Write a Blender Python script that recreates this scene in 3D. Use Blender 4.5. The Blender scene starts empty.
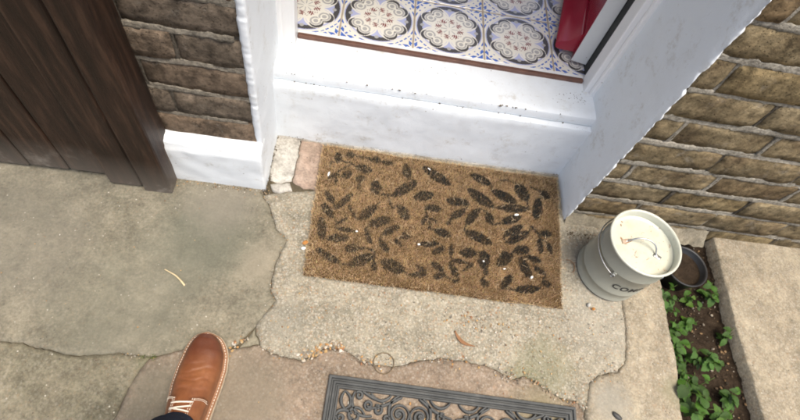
import bpy, bmesh, math, random
import numpy as np
from mathutils import Vector, Matrix, noise
from mathutils.geometry import delaunay_2d_cdt

random.seed(7); rng = np.random.default_rng(7)
scene = bpy.context.scene
C = bpy.context.collection
R = math.radians

# ------------------------------------------------------------------ camera, sky, sun, exposure
cam_d = bpy.data.cameras.new('camera'); cam = bpy.data.objects.new('camera', cam_d); C.objects.link(cam)
right = Vector((0.98621848, 0.05713756, 0.15526882)); down = Vector((0.12615324, -0.86688668, -0.48227881))
fwd = Vector((0.10704424, 0.49521994, -0.86214775))
M3 = Matrix((right, -down, -fwd)).transposed()
cam.matrix_world = Matrix.Translation((0.22236, -0.88636, 1.20369)) @ M3.to_4x4()
cam_d.sensor_fit = 'HORIZONTAL'; cam_d.sensor_width = 36; cam_d.lens = 500.69 / 800 * 36
cam_d.clip_start = 0.02; cam_d.clip_end = 800
scene.camera = cam

SUN_EL, SUN_AZ = R(73), R(128)            # azimuth measured clockwise from +Y
world = bpy.data.worlds.new('World'); scene.world = world; world.use_nodes = True
nt = world.node_tree; nt.nodes.clear()
sky = nt.nodes.new('ShaderNodeTexSky'); sky.sky_type = 'NISHITA'; sky.sun_disc = False
sky.sun_elevation = SUN_EL; sky.sun_rotation = SUN_AZ
sky.air_density = 1.0; sky.dust_density = 6.0; sky.ozone_density = 0.2
bg = nt.nodes.new('ShaderNodeBackground'); bg.inputs[1].default_value = 0.14
wo = nt.nodes.new('ShaderNodeOutputWorld')
nt.links.new(sky.outputs[0], bg.inputs[0]); nt.links.new(bg.outputs[0], wo.inputs[0])
sd = bpy.data.lights.new('sun', 'SUN'); sd.energy = 1.5; sd.angle = R(36); sd.color = (1.0, 0.97, 0.86)
sun = bpy.data.objects.new('sun', sd); C.objects.link(sun)
sdir = Vector((math.sin(SUN_AZ) * math.cos(SUN_EL), math.cos(SUN_AZ) * math.cos(SUN_EL), math.sin(SUN_EL)))
sun.rotation_euler = sdir.to_track_quat('Z', 'Y').to_euler(); sun.location = (3, -3, 6)
vs = scene.view_settings
vs.view_transform = 'Standard'; vs.look = 'None'; vs.gamma = 1; vs.use_curve_mapping = False
vs.exposure = 1.0
scene.cycles.filter_width = 1.9

# ------------------------------------------------------------------ helpers
def link(o, parent=None):
    C.objects.link(o)
    if parent is not None: o.parent = parent
    return o
def tag(o, label, cat, group=None):
    o['label'] = label; o['category'] = cat
    if group: o['group'] = group
    return o
def thing(name, label, cat, loc=(0, 0, 0), rz=0, group=None):
    o = bpy.data.objects.new(name, None); o.empty_display_size = 0.05
    C.objects.link(o); o.location = loc; o.rotation_euler = (0, 0, rz)
    return tag(o, label, cat, group)
def mesh_obj(name, me, m, parent=None, smooth=False):
    if m is not None and not me.materials: me.materials.append(m)
    if smooth: me.polygons.foreach_set('use_smooth', [True] * len(me.polygons))
    return link(bpy.data.objects.new(name, me), parent)
def from_bm(bm, name, m, parent=None, smooth=False):
    bmesh.ops.recalc_face_normals(bm, faces=bm.faces)
    me = bpy.data.meshes.new(name); bm.to_mesh(me); bm.free()
    return mesh_obj(name, me, m, parent, smooth)
def pyd(name, v, f, m, parent=None, smooth=False):
    me = bpy.data.meshes.new(name); me.from_pydata([tuple(p) for p in v], [], [tuple(q) for q in f]); me.update()
    return mesh_obj(name, me, m, parent, smooth)
def nz(x, y, z=0.0, s=1.0): return noise.noise(Vector((x * s, y * s, z * s)))
def box_bm(x0, x1, y0, y1, z0, z1, bev=0.0, seg=2, bm=None):
    b = bmesh.new()
    bmesh.ops.create_cube(b, size=1)
    for v in b.verts:
        v.co = Vector((x0 + (v.co.x + .5) * (x1 - x0), y0 + (v.co.y + .5) * (y1 - y0), z0 + (v.co.z + .5) * (z1 - z0)))
    if bev: bmesh.ops.bevel(b, geom=list(b.edges), offset=bev, segments=seg, affect='EDGES', profile=0.5)
    if bm is not None:
        me = bpy.data.meshes.new('t'); b.to_mesh(me); b.free(); bm.from_mesh(me); bpy.data.meshes.remove(me); return bm
    return b
def rough_bm(b, amp, scale, cut=0.03, seed=0.0, smooth_axis=None):
    """cut long edges, then push vertices along their normals by noise"""
    for _ in range(7):
        es = [e for e in b.edges if e.calc_length() > cut]
        if not es: break
        bmesh.ops.subdivide_edges(b, edges=es, cuts=1, use_grid_fill=True)
        if len(b.verts) > 30000: break
    bmesh.ops.triangulate(b, faces=[f for f in b.faces if len(f.verts) > 4])
    b.normal_update()
    for v in b.verts:
        p = v.co
        n = nz(p.x + seed, p.y, p.z, scale) + .5 * nz(p.x + seed + 9, p.y, p.z, scale * 2.7)
        v.co = p + v.normal * n * amp
    return b
def tube(points, radius, seg=8, closed=False, taper=None, flat=1.0):
    """verts, faces of a swept tube through 3D points"""
    pts = [Vector(p) for p in points]; n = len(pts); V = []; F = []
    up = Vector((0, 0, 1))
    for i, p in enumerate(pts):
        a = pts[(i - 1) % n] if (closed or i > 0) else p; c = pts[(i + 1) % n] if (closed or i < n - 1) else p
        t = (c - a).normalized()
        s = t.cross(up)
        if s.length < 1e-4: s = t.cross(Vector((0, 1, 0)))
        s.normalize(); u = s.cross(t)
        r = radius * (taper(i / (n - 1)) if taper else 1)
        for k in range(seg):
            an = 2 * math.pi * k / seg
            V.append(p + s * math.cos(an) * r + u * math.sin(an) * r * flat)
    m = n if closed else n - 1
    for i in range(m):
        for k in range(seg):
            a = i * seg + k; b_ = i * seg + (k + 1) % seg; j = ((i + 1) % n) * seg
            F.append((a, b_, j + (k + 1) % seg, j + k))
    if not closed:
        F.append(tuple(range(seg))[::-1]); F.append(tuple((n - 1) * seg + k for k in range(seg)))
    return V, F
def joinvf(parts):
    V = []; F = []
    for v, f in parts:
        o = len(V); V += list(v); F += [tuple(i + o for i in q) for q in f]
    return V, F
def lathe(profile, seg=64):
    V = []; F = []; n = len(profile)
    for k in range(seg):
        a = 2 * math.pi * k / seg
        for r, z in profile: V.append((r * math.cos(a), r * math.sin(a), z))
    for k in range(seg):
        k2 = (k + 1) % seg
        for i in range(n - 1): F.append((k * n + i, k2 * n + i, k2 * n + i + 1, k * n + i + 1))
    return V, F

# ------------------------------------------------------------------ materials
class NT:
    def __init__(s, name, rough=.8, spec=.3):
        s.m = bpy.data.materials.new(name); s.m.use_nodes = True; s.t = s.m.node_tree
        s.p = s.t.nodes['Principled BSDF']; s.p.inputs['Roughness'].default_value = rough
        s.p.inputs['Specular IOR Level'].default_value = spec
        s.tc = s.t.nodes.new('ShaderNodeTexCoord'); s.vec = s.tc.outputs['Object']
    def n(s, typ, **kw):
        o = s.t.nodes.new(typ)
        for k, v in kw.items(): setattr(o, k, v)
        return o
    def l(s, a, b): s.t.links.new(a, b)
    def rand(s, amt=37.0):
        oi = s.n('ShaderNodeObjectInfo'); mu = s.n('ShaderNodeMath', operation='MULTIPLY'); mu.inputs[1].default_value = amt
        s.l(oi.outputs['Random'], mu.inputs[0]); ad = s.n('ShaderNodeVectorMath', operation='ADD')
        s.l(s.vec, ad.inputs[0]); s.l(mu.outputs[0], ad.inputs[1]); s.vec = ad.outputs[0]; return oi.outputs['Random']
    def noise(s, scale, detail=4, rough=.6, vec=None, dist=0.0):
        o = s.n('ShaderNodeTexNoise'); o.inputs['Scale'].default_value = scale; o.inputs['Detail'].default_value = detail
        o.inputs['Roughness'].default_value = rough; o.inputs['Distortion'].default_value = dist
        s.l(vec or s.vec, o.inputs['Vector']); return o.outputs['Fac']
    def vor(s, scale, out='Distance', feature='F1', rnd=1.0):
        o = s.n('ShaderNodeTexVoronoi'); o.feature = feature; o.inputs['Scale'].default_value = scale
        o.inputs['Randomness'].default_value = rnd; s.l(s.vec, o.inputs['Vector']); return o.outputs[out]
    def ramp(s, fac, stops, interp='LINEAR'):
        o = s.n('ShaderNodeValToRGB'); cr = o.color_ramp; cr.interpolation = interp
        while len(cr.elements) < len(stops): cr.elements.new(0.5)
        for e, (p, c) in zip(cr.elements, stops):
            e.position = p; e.color = (c, c, c, 1) if isinstance(c, (int, float)) else (*c, 1)
        s.l(fac, o.inputs[0]); return o.outputs[0]
    def mix(s, fac, a, b, mode='MIX'):
        o = s.n('ShaderNodeMix', data_type='RGBA', blend_type=mode)
        for i, v in ((0, fac), (6, a), (7, b)):
            if hasattr(v, 'links') or hasattr(v, 'is_linked'): s.l(v, o.inputs[i])
            else: o.inputs[i].default_value = v if i == 0 else (*v, 1)
        return o.outputs[2]
    def math(s, op, a, b=0.5, clamp=False):
        o = s.n('ShaderNodeMath', operation=op, use_clamp=clamp)
        for i, v in ((0, a), (1, b)):
            if hasattr(v, 'is_linked'): s.l(v, o.inputs[i])
            else: o.inputs[i].default_value = v
        return o.outputs[0]
    def blob(s, x, y, r, soft=.6, wob=.5):
        """round patch with a noisy rim, 1 inside 0 outside (stain, moss, damp)"""
        vs_ = s.n('ShaderNodeVectorMath', operation='DISTANCE'); s.l(s.vec, vs_.inputs[0]); vs_.inputs[1].default_value = (x, y, 0)
        d = s.math('DIVIDE', vs_.outputs['Value'], r); w = s.noise(4 / r / 2, 5, .65)
        w2 = s.math('MULTIPLY', s.math('SUBTRACT', w, .5), wob * 2)
        d = s.math('ADD', d, w2)
        return s.ramp(d, [(1 - soft, 1), (1.0, 0)])
    def color(s, c):
        if hasattr(c, 'is_linked'): s.l(c, s.p.inputs['Base Color'])
        else: s.p.inputs['Base Color'].default_value = (*c, 1)
    def bump(s, h, dist=.002, strength=1.0):
        prev = s.p.inputs['Normal'].links[0].from_socket if s.p.inputs['Normal'].is_linked else None
        o = s.n('ShaderNodeBump'); o.inputs['Distance'].default_value = dist; o.inputs['Strength'].default_value = strength
        s.l(h, o.inputs['Height'])
        if prev is not None: s.l(prev, o.inputs['Normal'])
        s.l(o.outputs[0], s.p.inputs['Normal'])
def g(c): return tuple(c)

def concrete(name, base, dark, light, agg=0.0, stains=(), agg_cols=None, fine=1.0):
    base, dark, light = [(c[0] * .98, c[1] * .965, c[2] * .89) for c in (base, dark, light)]
    m = NT(name, .92, .2)
    a = m.noise(5.5, 8, .66, dist=.6); col = m.ramp(a, [(.3, dark), (.5, base), (.72, light)])
    b = m.noise(160, 4, .7); col = m.mix(.55 * fine, col, m.ramp(b, [(.3, .25), (.5, .5), (.72, .77)]), 'OVERLAY')
    c = m.noise(38, 5, .7); col = m.mix(.38, col, m.ramp(c, [(.32, .24), (.68, .75)]), 'OVERLAY'); col = m.mix(.35, col, m.ramp(m.noise(15, 6, .7), [(.34, .2), (.66, .78)]), 'OVERLAY')
    if agg:
        vc = m.vor(150, 'Color'); vd = m.vor(150, 'Distance')
        sep = m.n('ShaderNodeSeparateColor'); m.l(vc, sep.inputs[0])
        ac = m.ramp(sep.outputs[0], agg_cols, 'CONSTANT')
        mask = m.math('MULTIPLY', m.ramp(sep.outputs[1], [(.40, 0), (.46, 1)]), m.ramp(vd, [(.38, 1), (.55, 0)]))
        mask = m.math('MULTIPLY', mask, agg); mask = m.math('MULTIPLY', mask, m.ramp(m.noise(9, 4, .6), [(.3, .45), (.6, 1)]))
        col = m.mix(mask, col, ac)
        vc2 = m.vor(330, 'Color'); sep2 = m.n('ShaderNodeSeparateColor'); m.l(vc2, sep2.inputs[0])
        mk2 = m.math('MULTIPLY', m.ramp(sep2.outputs[1], [(.6, 0), (.66, 1)]), agg * .7)
        col = m.mix(mk2, col, m.ramp(sep2.outputs[0], agg_cols, 'CONSTANT'))
        m.bump(m.math('MULTIPLY', mask, m.math('SUBTRACT', .6, vd)), .0028, .8)
    # sparse dark and pale specks
    vs2 = m.vor(95, 'Color'); sp = m.n('ShaderNodeSeparateColor'); m.l(vs2, sp.inputs[0]); vdd = m.vor(95, 'Distance')
    dot = m.ramp(vdd, [(.13, 1), (.2, 0)])
    col = m.mix(m.math('MULTIPLY', dot, m.ramp(sp.outputs[0], [(.9, 0), (.92, .8)])), col, (.06, .055, .045))
    col = m.mix(m.math('MULTIPLY', dot, m.ramp(sp.outputs[1], [(.93, 0), (.95, .7)])), col, (.50, .47, .40))
    for (x, y, r, c, amt) in stains:
        col = m.mix(m.math('MULTIPLY', m.blob(x, y, r), amt), col, c)
    m.color(col)
    m.bump(m.noise(70, 6, .75), .003, .55); m.bump(m.noise(420, 3, .7), .0008, .7)
    return m.m

AGG = [(0, (.42, .38, .30)), (.2, (.30, .22, .13)), (.36, (.42, .39, .33)), (.55, (.17, .15, .125)), (.66, (.36, .30, .22)), (.82, (.48, .45, .39)), (.93, (.30, .15, .07))]
M_slabL = concrete('concrete_grey', (.168, .155, .124), (.115, .110, .088), (.225, .205, .165), .10,
                   [(-.13, -.35, .17, (.115, .118, .09), .6), (-.25, -.55, .2, (.15, .145, .11), .5), (.03, -.4, .07, (.25, .22, .165), .5), (-.1, -.24, .12, (.22, .195, .16), .4), (-.55, -.4, .25, (.13, .122, .10), .5)], AGG)
M_agg = concrete('concrete_aggregate', (.225, .208, .172), (.165, .155, .128), (.28, .26, .215), .55,
                 [(.755, -.590, .10, (.125, .13, .065), .38), (.70, -.62, .05, (.12, .125, .06), .3), (.93, -.45, .15, (.33, .31, .26), .3), (.87, -.26, .05, (.16, .15, .125), .5), (.11, -.54, .08, (.2, .19, .155), .4)], AGG)
M_slabF = concrete('concrete_reddish', (.195, .152, .122), (.15, .12, .096), (.245, .198, .16), .25,
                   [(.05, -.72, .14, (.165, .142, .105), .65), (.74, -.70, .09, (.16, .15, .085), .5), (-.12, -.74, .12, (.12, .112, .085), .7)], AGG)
M_slabLL = concrete('concrete_mossy', (.15, .138, .105), (.10, .096, .073), (.205, .185, .145), .12, [(-.17, -.66, .03, (.11, .12, .06), .3)], AGG)
M_slabR = concrete('concrete_beige', (.255, .222, .175), (.195, .172, .136), (.305, .272, .215), .3,
                   [(.92, -.66, .07, (.24, .23, .195), .6), (1.1, -.62, .05, (.2, .19, .12), .5)], AGG)
M_tri = concrete('concrete_fragment', (.20, .185, .145), (.15, .14, .11), (.25, .23, .185))
M_rubble = concrete('limewashed_stone', (.38, .365, .35), (.22, .20, .175), (.50, .49, .48))
M_pink = concrete('worn_pink_brick', (.31, .235, .20), (.21, .165, .135), (.43, .36, .32))
M_cement = concrete('cement_fillet', (.24, .215, .17), (.13, .125, .11), (.33, .30, .25))

def soil():
    m = NT('soil', .95, .1); a = m.noise(30, 8, .75)
    col = m.ramp(a, [(.3, (.022, .016, .011)), (.55, (.055, .038, .025)), (.75, (.10, .075, .05))])
    m.color(col); m.bump(a, .02); m.bump(m.noise(160, 4, .7), .004); return m.m
M_soil = soil()

def brick(name, cols):
    m = NT(name, .93, .15); r = m.rand()
    a = m.noise(9, 6, .7); b = m.noise(48, 6, .75)
    c1 = m.ramp(a, [(.3, cols[0]), (.5, cols[1]), (.7, cols[2])])
    col = m.mix(.9, c1, m.ramp(b, [(.3, .12), (.5, .5), (.72, .85)]), 'OVERLAY'); col = m.mix(.6, col, m.ramp(m.noise(17, 6, .72, dist=.7), [(.35, .15), (.65, .82)]), 'OVERLAY')
    hue = m.ramp(r, [(0, cols[3]), (.3, (.5, .5, .5)), (.7, (.5, .5, .5)), (1, cols[4])])
    col = m.mix(.55, col, hue, 'OVERLAY')
    # lime bloom and soot
    col = m.mix(m.ramp(m.noise(22, 5, .7), [(.58, 0), (.75, .5)]), col, (.33, .30, .25))
    col = m.mix(m.ramp(m.noise(16, 5, .7), [(.6, 0), (.76, .6)]), col, (.04, .036, .03))
    v = m.vor(130); col = m.mix(m.ramp(v, [(.1, .6), (.22, 0)]), col, (.05, .035, .022))
    m.color(col); m.bump(m.noise(34, 8, .8), .006, .8); m.bump(b, .003); m.bump(m.ramp(v, [(.08, 0), (.25, 1)]), .0015); m.bump(m.noise(240, 3, .7), .001)
    return m.m
M_brickL = brick('brown_stock_brick', [(.095, .076, .056), (.142, .113, .083), (.20, .155, .112), (.41, .41, .42), (.6, .5, .43)])
M_brickR = brick('yellow_stock_brick', [(.095, .066, .038), (.20, .155, .088), (.28, .225, .135), (.44, .36, .32), (.6, .57, .47)])
def mortar(name, c):
    m = NT(name, .95, .1); a = m.noise(24, 6, .7)
    col = m.ramp(a, [(.3, tuple(x * .55 for x in c)), (.52, c), (.75, tuple(min(1, x * 1.25) for x in c))])
    col = m.mix(m.ramp(m.noise(60, 5, .7), [(.55, 0), (.72, .7)]), col, (.08, .07, .055)); col = m.mix(.6, col, m.ramp(m.noise(140, 4, .7), [(.3, .15), (.7, .85)]), 'OVERLAY')
    m.color(col); m.bump(m.noise(45, 6, .75), .010); m.bump(m.noise(200, 4, .7), .003); return m.m
M_mortL = mortar('mortar_grey', (.275, .245, .195)); M_mortR = mortar('mortar_pale', (.37, .34, .28))

def white_paint(name, base=(.765, .805, .83), chips=.5, dirt=.5, rough=.55, bump=.003, bscale=30):
    m = NT(name, rough, .4)
    col = m.mix(m.math('MULTIPLY', m.ramp(m.noise(7, 7, .7), [(.5, 0), (.8, 1)]), dirt * .5), base, (.56, .55, .51))
    ch = m.ramp(m.noise(40, 6, .8, dist=1.0), [(.655, 0), (.69, 1)])
    col = m.mix(m.math('MULTIPLY', ch, chips), col, (.36, .30, .23))
    sp = m.vor(60, 'Color'); se = m.n('ShaderNodeSeparateColor'); m.l(sp, se.inputs[0]); d = m.vor(60)
    col = m.mix(m.math('MULTIPLY', m.ramp(d, [(.07, 1), (.12, 0)]), m.ramp(se.outputs[0], [(.86, 0), (.88, .8)])), col, (.16, .12, .08))
    if chips > .1:                                           # scuffs: thin drawn-out marks, and grimy blotches
        mp = m.n('ShaderNodeMapping'); mp.inputs['Scale'].default_value = (14, 60, 40); mp.inputs['Rotation'].default_value = (0, .3, .5); m.l(m.vec, mp.inputs[0])
        sc = m.ramp(m.noise(1.0, 6, .75, vec=mp.outputs[0], dist=1.2), [(.62, 0), (.70, .55)]); col = m.mix(sc, col, (.42, .38, .31))
        gb = m.math('MULTIPLY', m.ramp(m.noise(13, 7, .75), [(.54, 0), (.70, .7)]), m.ramp(m.noise(90, 4, .7), [(.4, 0), (.6, 1)])); col = m.mix(gb, col, (.40, .36, .28))
    m.color(col); m.bump(m.noise(bscale, 4, .5), bump, .8); m.bump(m.noise(220, 3, .6), .0005)
    return m.m
M_wrender = white_paint('white_painted_render', bump=.0014, bscale=20, chips=.2)
M_wsill = white_paint('white_painted_sill', chips=.7, dirt=.7, bump=.0010, bscale=24)
M_wframe = white_paint('white_gloss_frame', base=(.82, .82, .81), chips=.05, dirt=.2, rough=.3, bump=.0006)
M_wplaster = white_paint('hall_plaster', base=(.78, .76, .72), chips=0, dirt=.1)

def wood_dark():
    m = NT('dark_stained_timber', .52, .3)
    mp = m.n('ShaderNodeMapping'); mp.inputs['Scale'].default_value = (9, 9, .8); m.l(m.vec, mp.inputs[0])
    a = m.noise(6, 6, .65, vec=mp.outputs[0], dist=.4); b = m.noise(30, 6, .7, vec=mp.outputs[0])
    col = m.ramp(a, [(.3, (.009, .005, .003)), (.52, (.026, .013, .008)), (.75, (.075, .040, .024))])
    col = m.mix(.35, col, m.ramp(b, [(.3, .2), (.7, .8)]), 'OVERLAY')
    w = m.ramp(m.noise(11, 6, .7), [(.56, 0), (.72, .7)])
    sx = m.n('ShaderNodeSeparateXYZ'); m.l(m.vec, sx.inputs[0])
    low = m.ramp(sx.outputs[2], [(.0, 1), (.14, 0)])               # splash-worn foot of the post
    col = m.mix(m.math('MULTIPLY', m.math('ADD', w, .35), low), col, (.30, .27, .23))
    m.color(col); m.bump(b, .0012); return m.m
M_wood = wood_dark()

def plain(name, c, rough=.5, spec=.5, metal=0, var=.0, scale=40, bump=0.0, c2=None):
    m = NT(name, rough, spec); m.p.inputs['Metallic'].default_value = metal
    if var or c2:
        c2 = c2 or tuple(x * (1 - var) for x in c)
        m.color(m.ramp(m.noise(scale, 5, .65), [(.32, c2), (.66, c)]))
    else: m.color(c)
    if bump: m.bump(m.noise(scale * 3, 4, .65), bump)
    return m.m
def attr_mat(name, rough=.9, spec=.1, bump=0.0, scale=200, sheen=0):
    m = NT(name, rough, spec); a = m.n('ShaderNodeAttribute', attribute_name='col'); m.color(a.outputs['Color'])
    if bump: m.bump(m.noise(scale, 3, .6), bump)
    return m.m
def set_col(me, cols, domain='FACE'):
    """colour attribute 'col' from an array of rgb (one per face or point)"""
    at = me.attributes.new('col', 'FLOAT_COLOR', domain); c = np.ones((len(cols), 4), np.float32); c[:, :3] = cols
    at.data.foreach_set('color', c.ravel())

# ------------------------------------------------------------------ ground and paving
gr = pyd('ground', [(-400, -400, -.085), (400, -400, -.085), (400, 400, -.085), (-400, 400, -.085)], [(0, 1, 2, 3)], M_soil); gr['kind'] = 'structure'
pav = bpy.data.objects.new('paving', None); C.objects.link(pav); pav['kind'] = 'structure'

def wiggle(poly, keep, step=.007, amp=.0030, seed=0.0):
    """add broken-edge detail to a polyline; `keep` = indices of corner points (all kept)"""
    out = []
    n = len(poly)
    for i in range(n):
        a = Vector(poly[i]); b = Vector(poly[(i + 1) % n]); L = (b - a).length
        fine = min(a.y, b.y) > -1.0 and max(abs(a.x), abs(b.x)) < 1.9
        k = max(1, int(L / (step if fine else .08))); d = (b - a).normalized() if L > 0 else Vector((1, 0)); pr = Vector((-d.y, d.x))
        for j in range(k):
            p = a + (b - a) * j / k
            w = amp if fine else 0
            # noise depends on place only, so that two slabs sharing a crack stay parallel
            o = Vector((nz(p.x, p.y, 0, 120), nz(p.x + 40, p.y, 0, 120))) * w + Vector((nz(p.x, p.y, 5, 45), nz(p.x + 40, p.y, 5, 45))) * w * 1.1
            out.append(p + o)
    return out
def shrink(poly, d):
    n = len(poly); out = []
    area = sum(poly[i].x * poly[(i + 1) % n].y - poly[(i + 1) % n].x * poly[i].y for i in range(n))
    sg = 1 if area > 0 else -1
    for i in range(n):
        t = (poly[(i + 1) % n] - poly[i - 1]); t.normalize()
        out.append(poly[i] + Vector((-t.y, t.x)) * sg * d * (1 + .9 * nz(poly[i].x, poly[i].y, 3, 30)))
    return out
def slab(name, poly, m, top=0.0, gap=.0009, relief=.0022, edge=.005, drop=.0018, spacing=.009, seed=0.0):
    P = shrink(wiggle([Vector(p) for p in poly], None, seed=seed), gap)
    px = np.array([p.x for p in P]); py = np.array([p.y for p in P])
    x0, x1, y0, y1 = px.min(), px.max(), py.min(), py.max()
    def inside(X, Y):
        c = np.zeros(X.shape, bool); j = len(px) - 1
        for i in range(len(px)):
            dy = (py[j] - py[i]) or 1e-12
            k = ((py[i] > Y) != (py[j] > Y)) & (X < (px[j] - px[i]) * (Y - py[i]) / dy + px[i]); c ^= k; j = i
        return c
    def grid(s, ax0, ax1, ay0, ay1):
        gx, gy = np.meshgrid(np.arange(ax0, ax1, s), np.arange(ay0, ay1, s)); gx = gx.ravel() + rng.uniform(-.3, .3, gx.size) * s; gy = gy.ravel() + rng.uniform(-.3, .3, gy.size) * s
        return gx, gy
    fx, fy = grid(spacing, max(x0, -.75), min(x1, 1.75), max(y0, -.86), y1)
    cx, cy = grid(.07, x0, x1, y0, y1)
    out = (cx < -.76) | (cx > 1.76) | (cy < -.88); cx, cy = cx[out], cy[out]
    X = np.concatenate([fx, cx]); Y = np.concatenate([fy, cy]); k = inside(X, Y); X, Y = X[k], Y[k]
    ex = np.roll(px, -1) - px; ey = np.roll(py, -1) - py; el = np.maximum(ex * ex + ey * ey, 1e-12)
    D = np.full(X.shape, 9.0)
    for i in range(len(px)):
        t = np.clip(((X - px[i]) * ex[i] + (Y - py[i]) * ey[i]) / el[i], 0, 1)
        D = np.minimum(D, np.hypot(X - px[i] - t * ex[i], Y - py[i] - t * ey[i]))
    k = D > spacing * .45; X, Y, D = X[k], Y[k], D[k]
    pts = [Vector((a, b)) for a, b in zip(np.concatenate([px, X]), np.concatenate([py, Y]))]
    nb = len(px)
    v2, e2, f2, ov, oe, of = delaunay_2d_cdt(pts, [(i, (i + 1) % nb) for i in range(nb)], [], 1, 1e-6)
    Dm = {}
    V = []
    for i, p in enumerate(v2):
        src = ov[i][0] if ov[i] else -1
        d = 0.0 if (src < nb) else float(D[src - nb])
        h = top + relief * (nz(p.x, p.y, 1, 7) + .6 * nz(p.x, p.y, 2, 22) + .35 * nz(p.x, p.y, 3, 60))
        h -= drop * max(0, 1 - d / edge) ** 2 * (1 + .8 * nz(p.x, p.y, 6, 25))
        V.append((p.x, p.y, h))
    F = [tuple(f) for f in f2]
    loop = [i for i in range(len(v2)) if ov[i] and ov[i][0] < nb]
    inv = {ov[i][0]: i for i in loop}; base = len(V)
    ring = [inv[i] for i in range(nb) if i in inv]
    for i in ring: V.append((V[i][0], V[i][1], -.08))
    for a in range(len(ring)):
        b = (a + 1) % len(ring); F.append((ring[a], base + a, base + b, ring[b]))
    bm = bmesh.new(); vs_ = [bm.verts.new(p) for p in V]
    for f in F:
        try: bm.faces.new([vs_[i] for i in f])
        except ValueError: pass
    return from_bm(bm, name, m, pav, True)

crackA = [(-.005, -.203), (.021, -.234), (.048, -.296), (.082, -.327), (.072, -.357), (.063, -.408), (.064, -.466), (.083, -.490), (.058, -.537), (.047, -.560)]
crackL = [(.018, -.600), (-.015, -.625), (-.06, -.618), (-.097, -.624), (-.136, -.641), (-.165, -.650), (-.198, -.649), (-.226, -.647), (-.32, -.662), (-.45, -.645), (-.75, -.67), (-2.2, -.66)]
tri = [(.047, -.560), (.066, -.601), (.018, -.612)]
edgeF = [(.066, -.603), (.091, -.615), (.127, -.623), (.162, -.626), (.194, -.614), (.214, -.593), (.262, -.592), (.30, -.614), (.329, -.62), (.385, -.622), (.444, -.602), (.505, -.590), (.555, -.592), (.618, -.600), (.650, -.615), (.672, -.627), (.706, -.613), (.731, -.627), (.762, -.643), (.791, -.659), (.836, -.664), (.852, -.690)]
crackR = [(.852, -.690), (.874, -.614), (.903, -.595), (.953, -.583), (.981, -.551), (.988, -.511), (.997, -.444), (.998, -.387), (1.0, -.25), (1.0, -.14)]
crackV = [(-.164, -.652), (-.178, -.679), (-.19, -.722), (-.194, -.747), (-.205, -.82), (-.2, -1.0), (-.21, -2.4)]
slab('concrete_slab', [(-2.2, -.14), (-.005, -.14)] + crackA + crackL, M_slabL, 0.0, relief=.003)
slab('concrete_slab', crackA[::-1][:-1] + [(-.005, -.203), (.03, -.19), (.07, -.180), (.135, -.168), (.136, .01), (.88, .01), (.88, -.14)] + crackR[::-1] + edgeF[::-1][1:], M_agg, .0, relief=.0022)
slab('broken_fragment', tri, M_tri, .0, gap=.003, relief=.001)
slab('concrete_slab', tri[1:][::-1][:1] + [tri[1]] + edgeF[1:] + [(.85, -.75), (.86, -1.0), (.85, -2.4)] + crackV[::-1] + crackL[4::-1][1:-1], M_slabF, -.0012, relief=.0022)
slab('concrete_slab', crackL[5:] + [(-2.2, -2.4)] + crackV[::-1][:-1], M_slabLL, -.001, relief=.005)
slab('concrete_slab', [(.852, -.690)] + crackR[1:] + [(1.127, -.14), (1.127, -.314), (1.124, -.373), (1.12, -.458), (1.122, -.537), (1.117, -.583), (1.105, -.66), (1.11, -1.0), (1.10, -2.4), (.85, -2.4), (.86, -1.0), (.85, -.75)], M_slabR, .002, relief=.002)
slab('rubble_stone', [(-.004, .01), (.066, .01), (.068, -.06), (.064, -.145), (.03, -.158), (.008, -.15), (-.004, -.10)], M_rubble, .001, gap=.0002, relief=.006, edge=.006, drop=.0015)
slab('worn_floor_brick', [(.068, .01), (.134, .01), (.134, -.165), (.10, -.162), (.067, -.148), (.070, -.06)], M_pink, .000, gap=.0002, relief=.004, edge=.006, drop=.0015)
slab('rubble_stone', [(.010, -.166), (.030, -.160), (.062, -.153), (.070, -.176), (.045, -.186), (.02, -.188)], M_rubble, .003, gap=.0004, relief=.004, edge=.008, drop=.004, spacing=.006)
o = pyd('bedding', [(-2.2, -2.3, -.0075), (1.09, -2.3, -.0075), (1.09, .0, -.0075), (-2.2, .0, -.0075)], [(0, 1, 2, 3)], concrete('joint_dirt', (.075, .063, .045), (.045, .038, .028), (.12, .10, .07))); o['kind'] = 'structure'
# path beyond the planting strip
slab('concrete_slab', [(1.34, -.14), (1.33, -.45), (1.345, -.8), (1.34, -2.4), (3.0, -2.4), (3.0, -.14)], M_slabR, -.004, relief=.003)

# ------------------------------------------------------------------ house front
house = thing('house_front', 'old brick house front with white painted doorway reveals and low white plinth', 'wall')
W = .854                                                     # clear width of the doorway
core = box_bm(-3.0, -.02, -.138, .22, -.08, 2.7); box_bm(W + .016, 3.0, -.138, .22, -.08, 2.7, bm=core)
box_bm(-.02, W + .016, -.138, .22, 2.12, 2.7, bm=core)
from_bm(core, 'wall_core', M_mortL, house)

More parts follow.
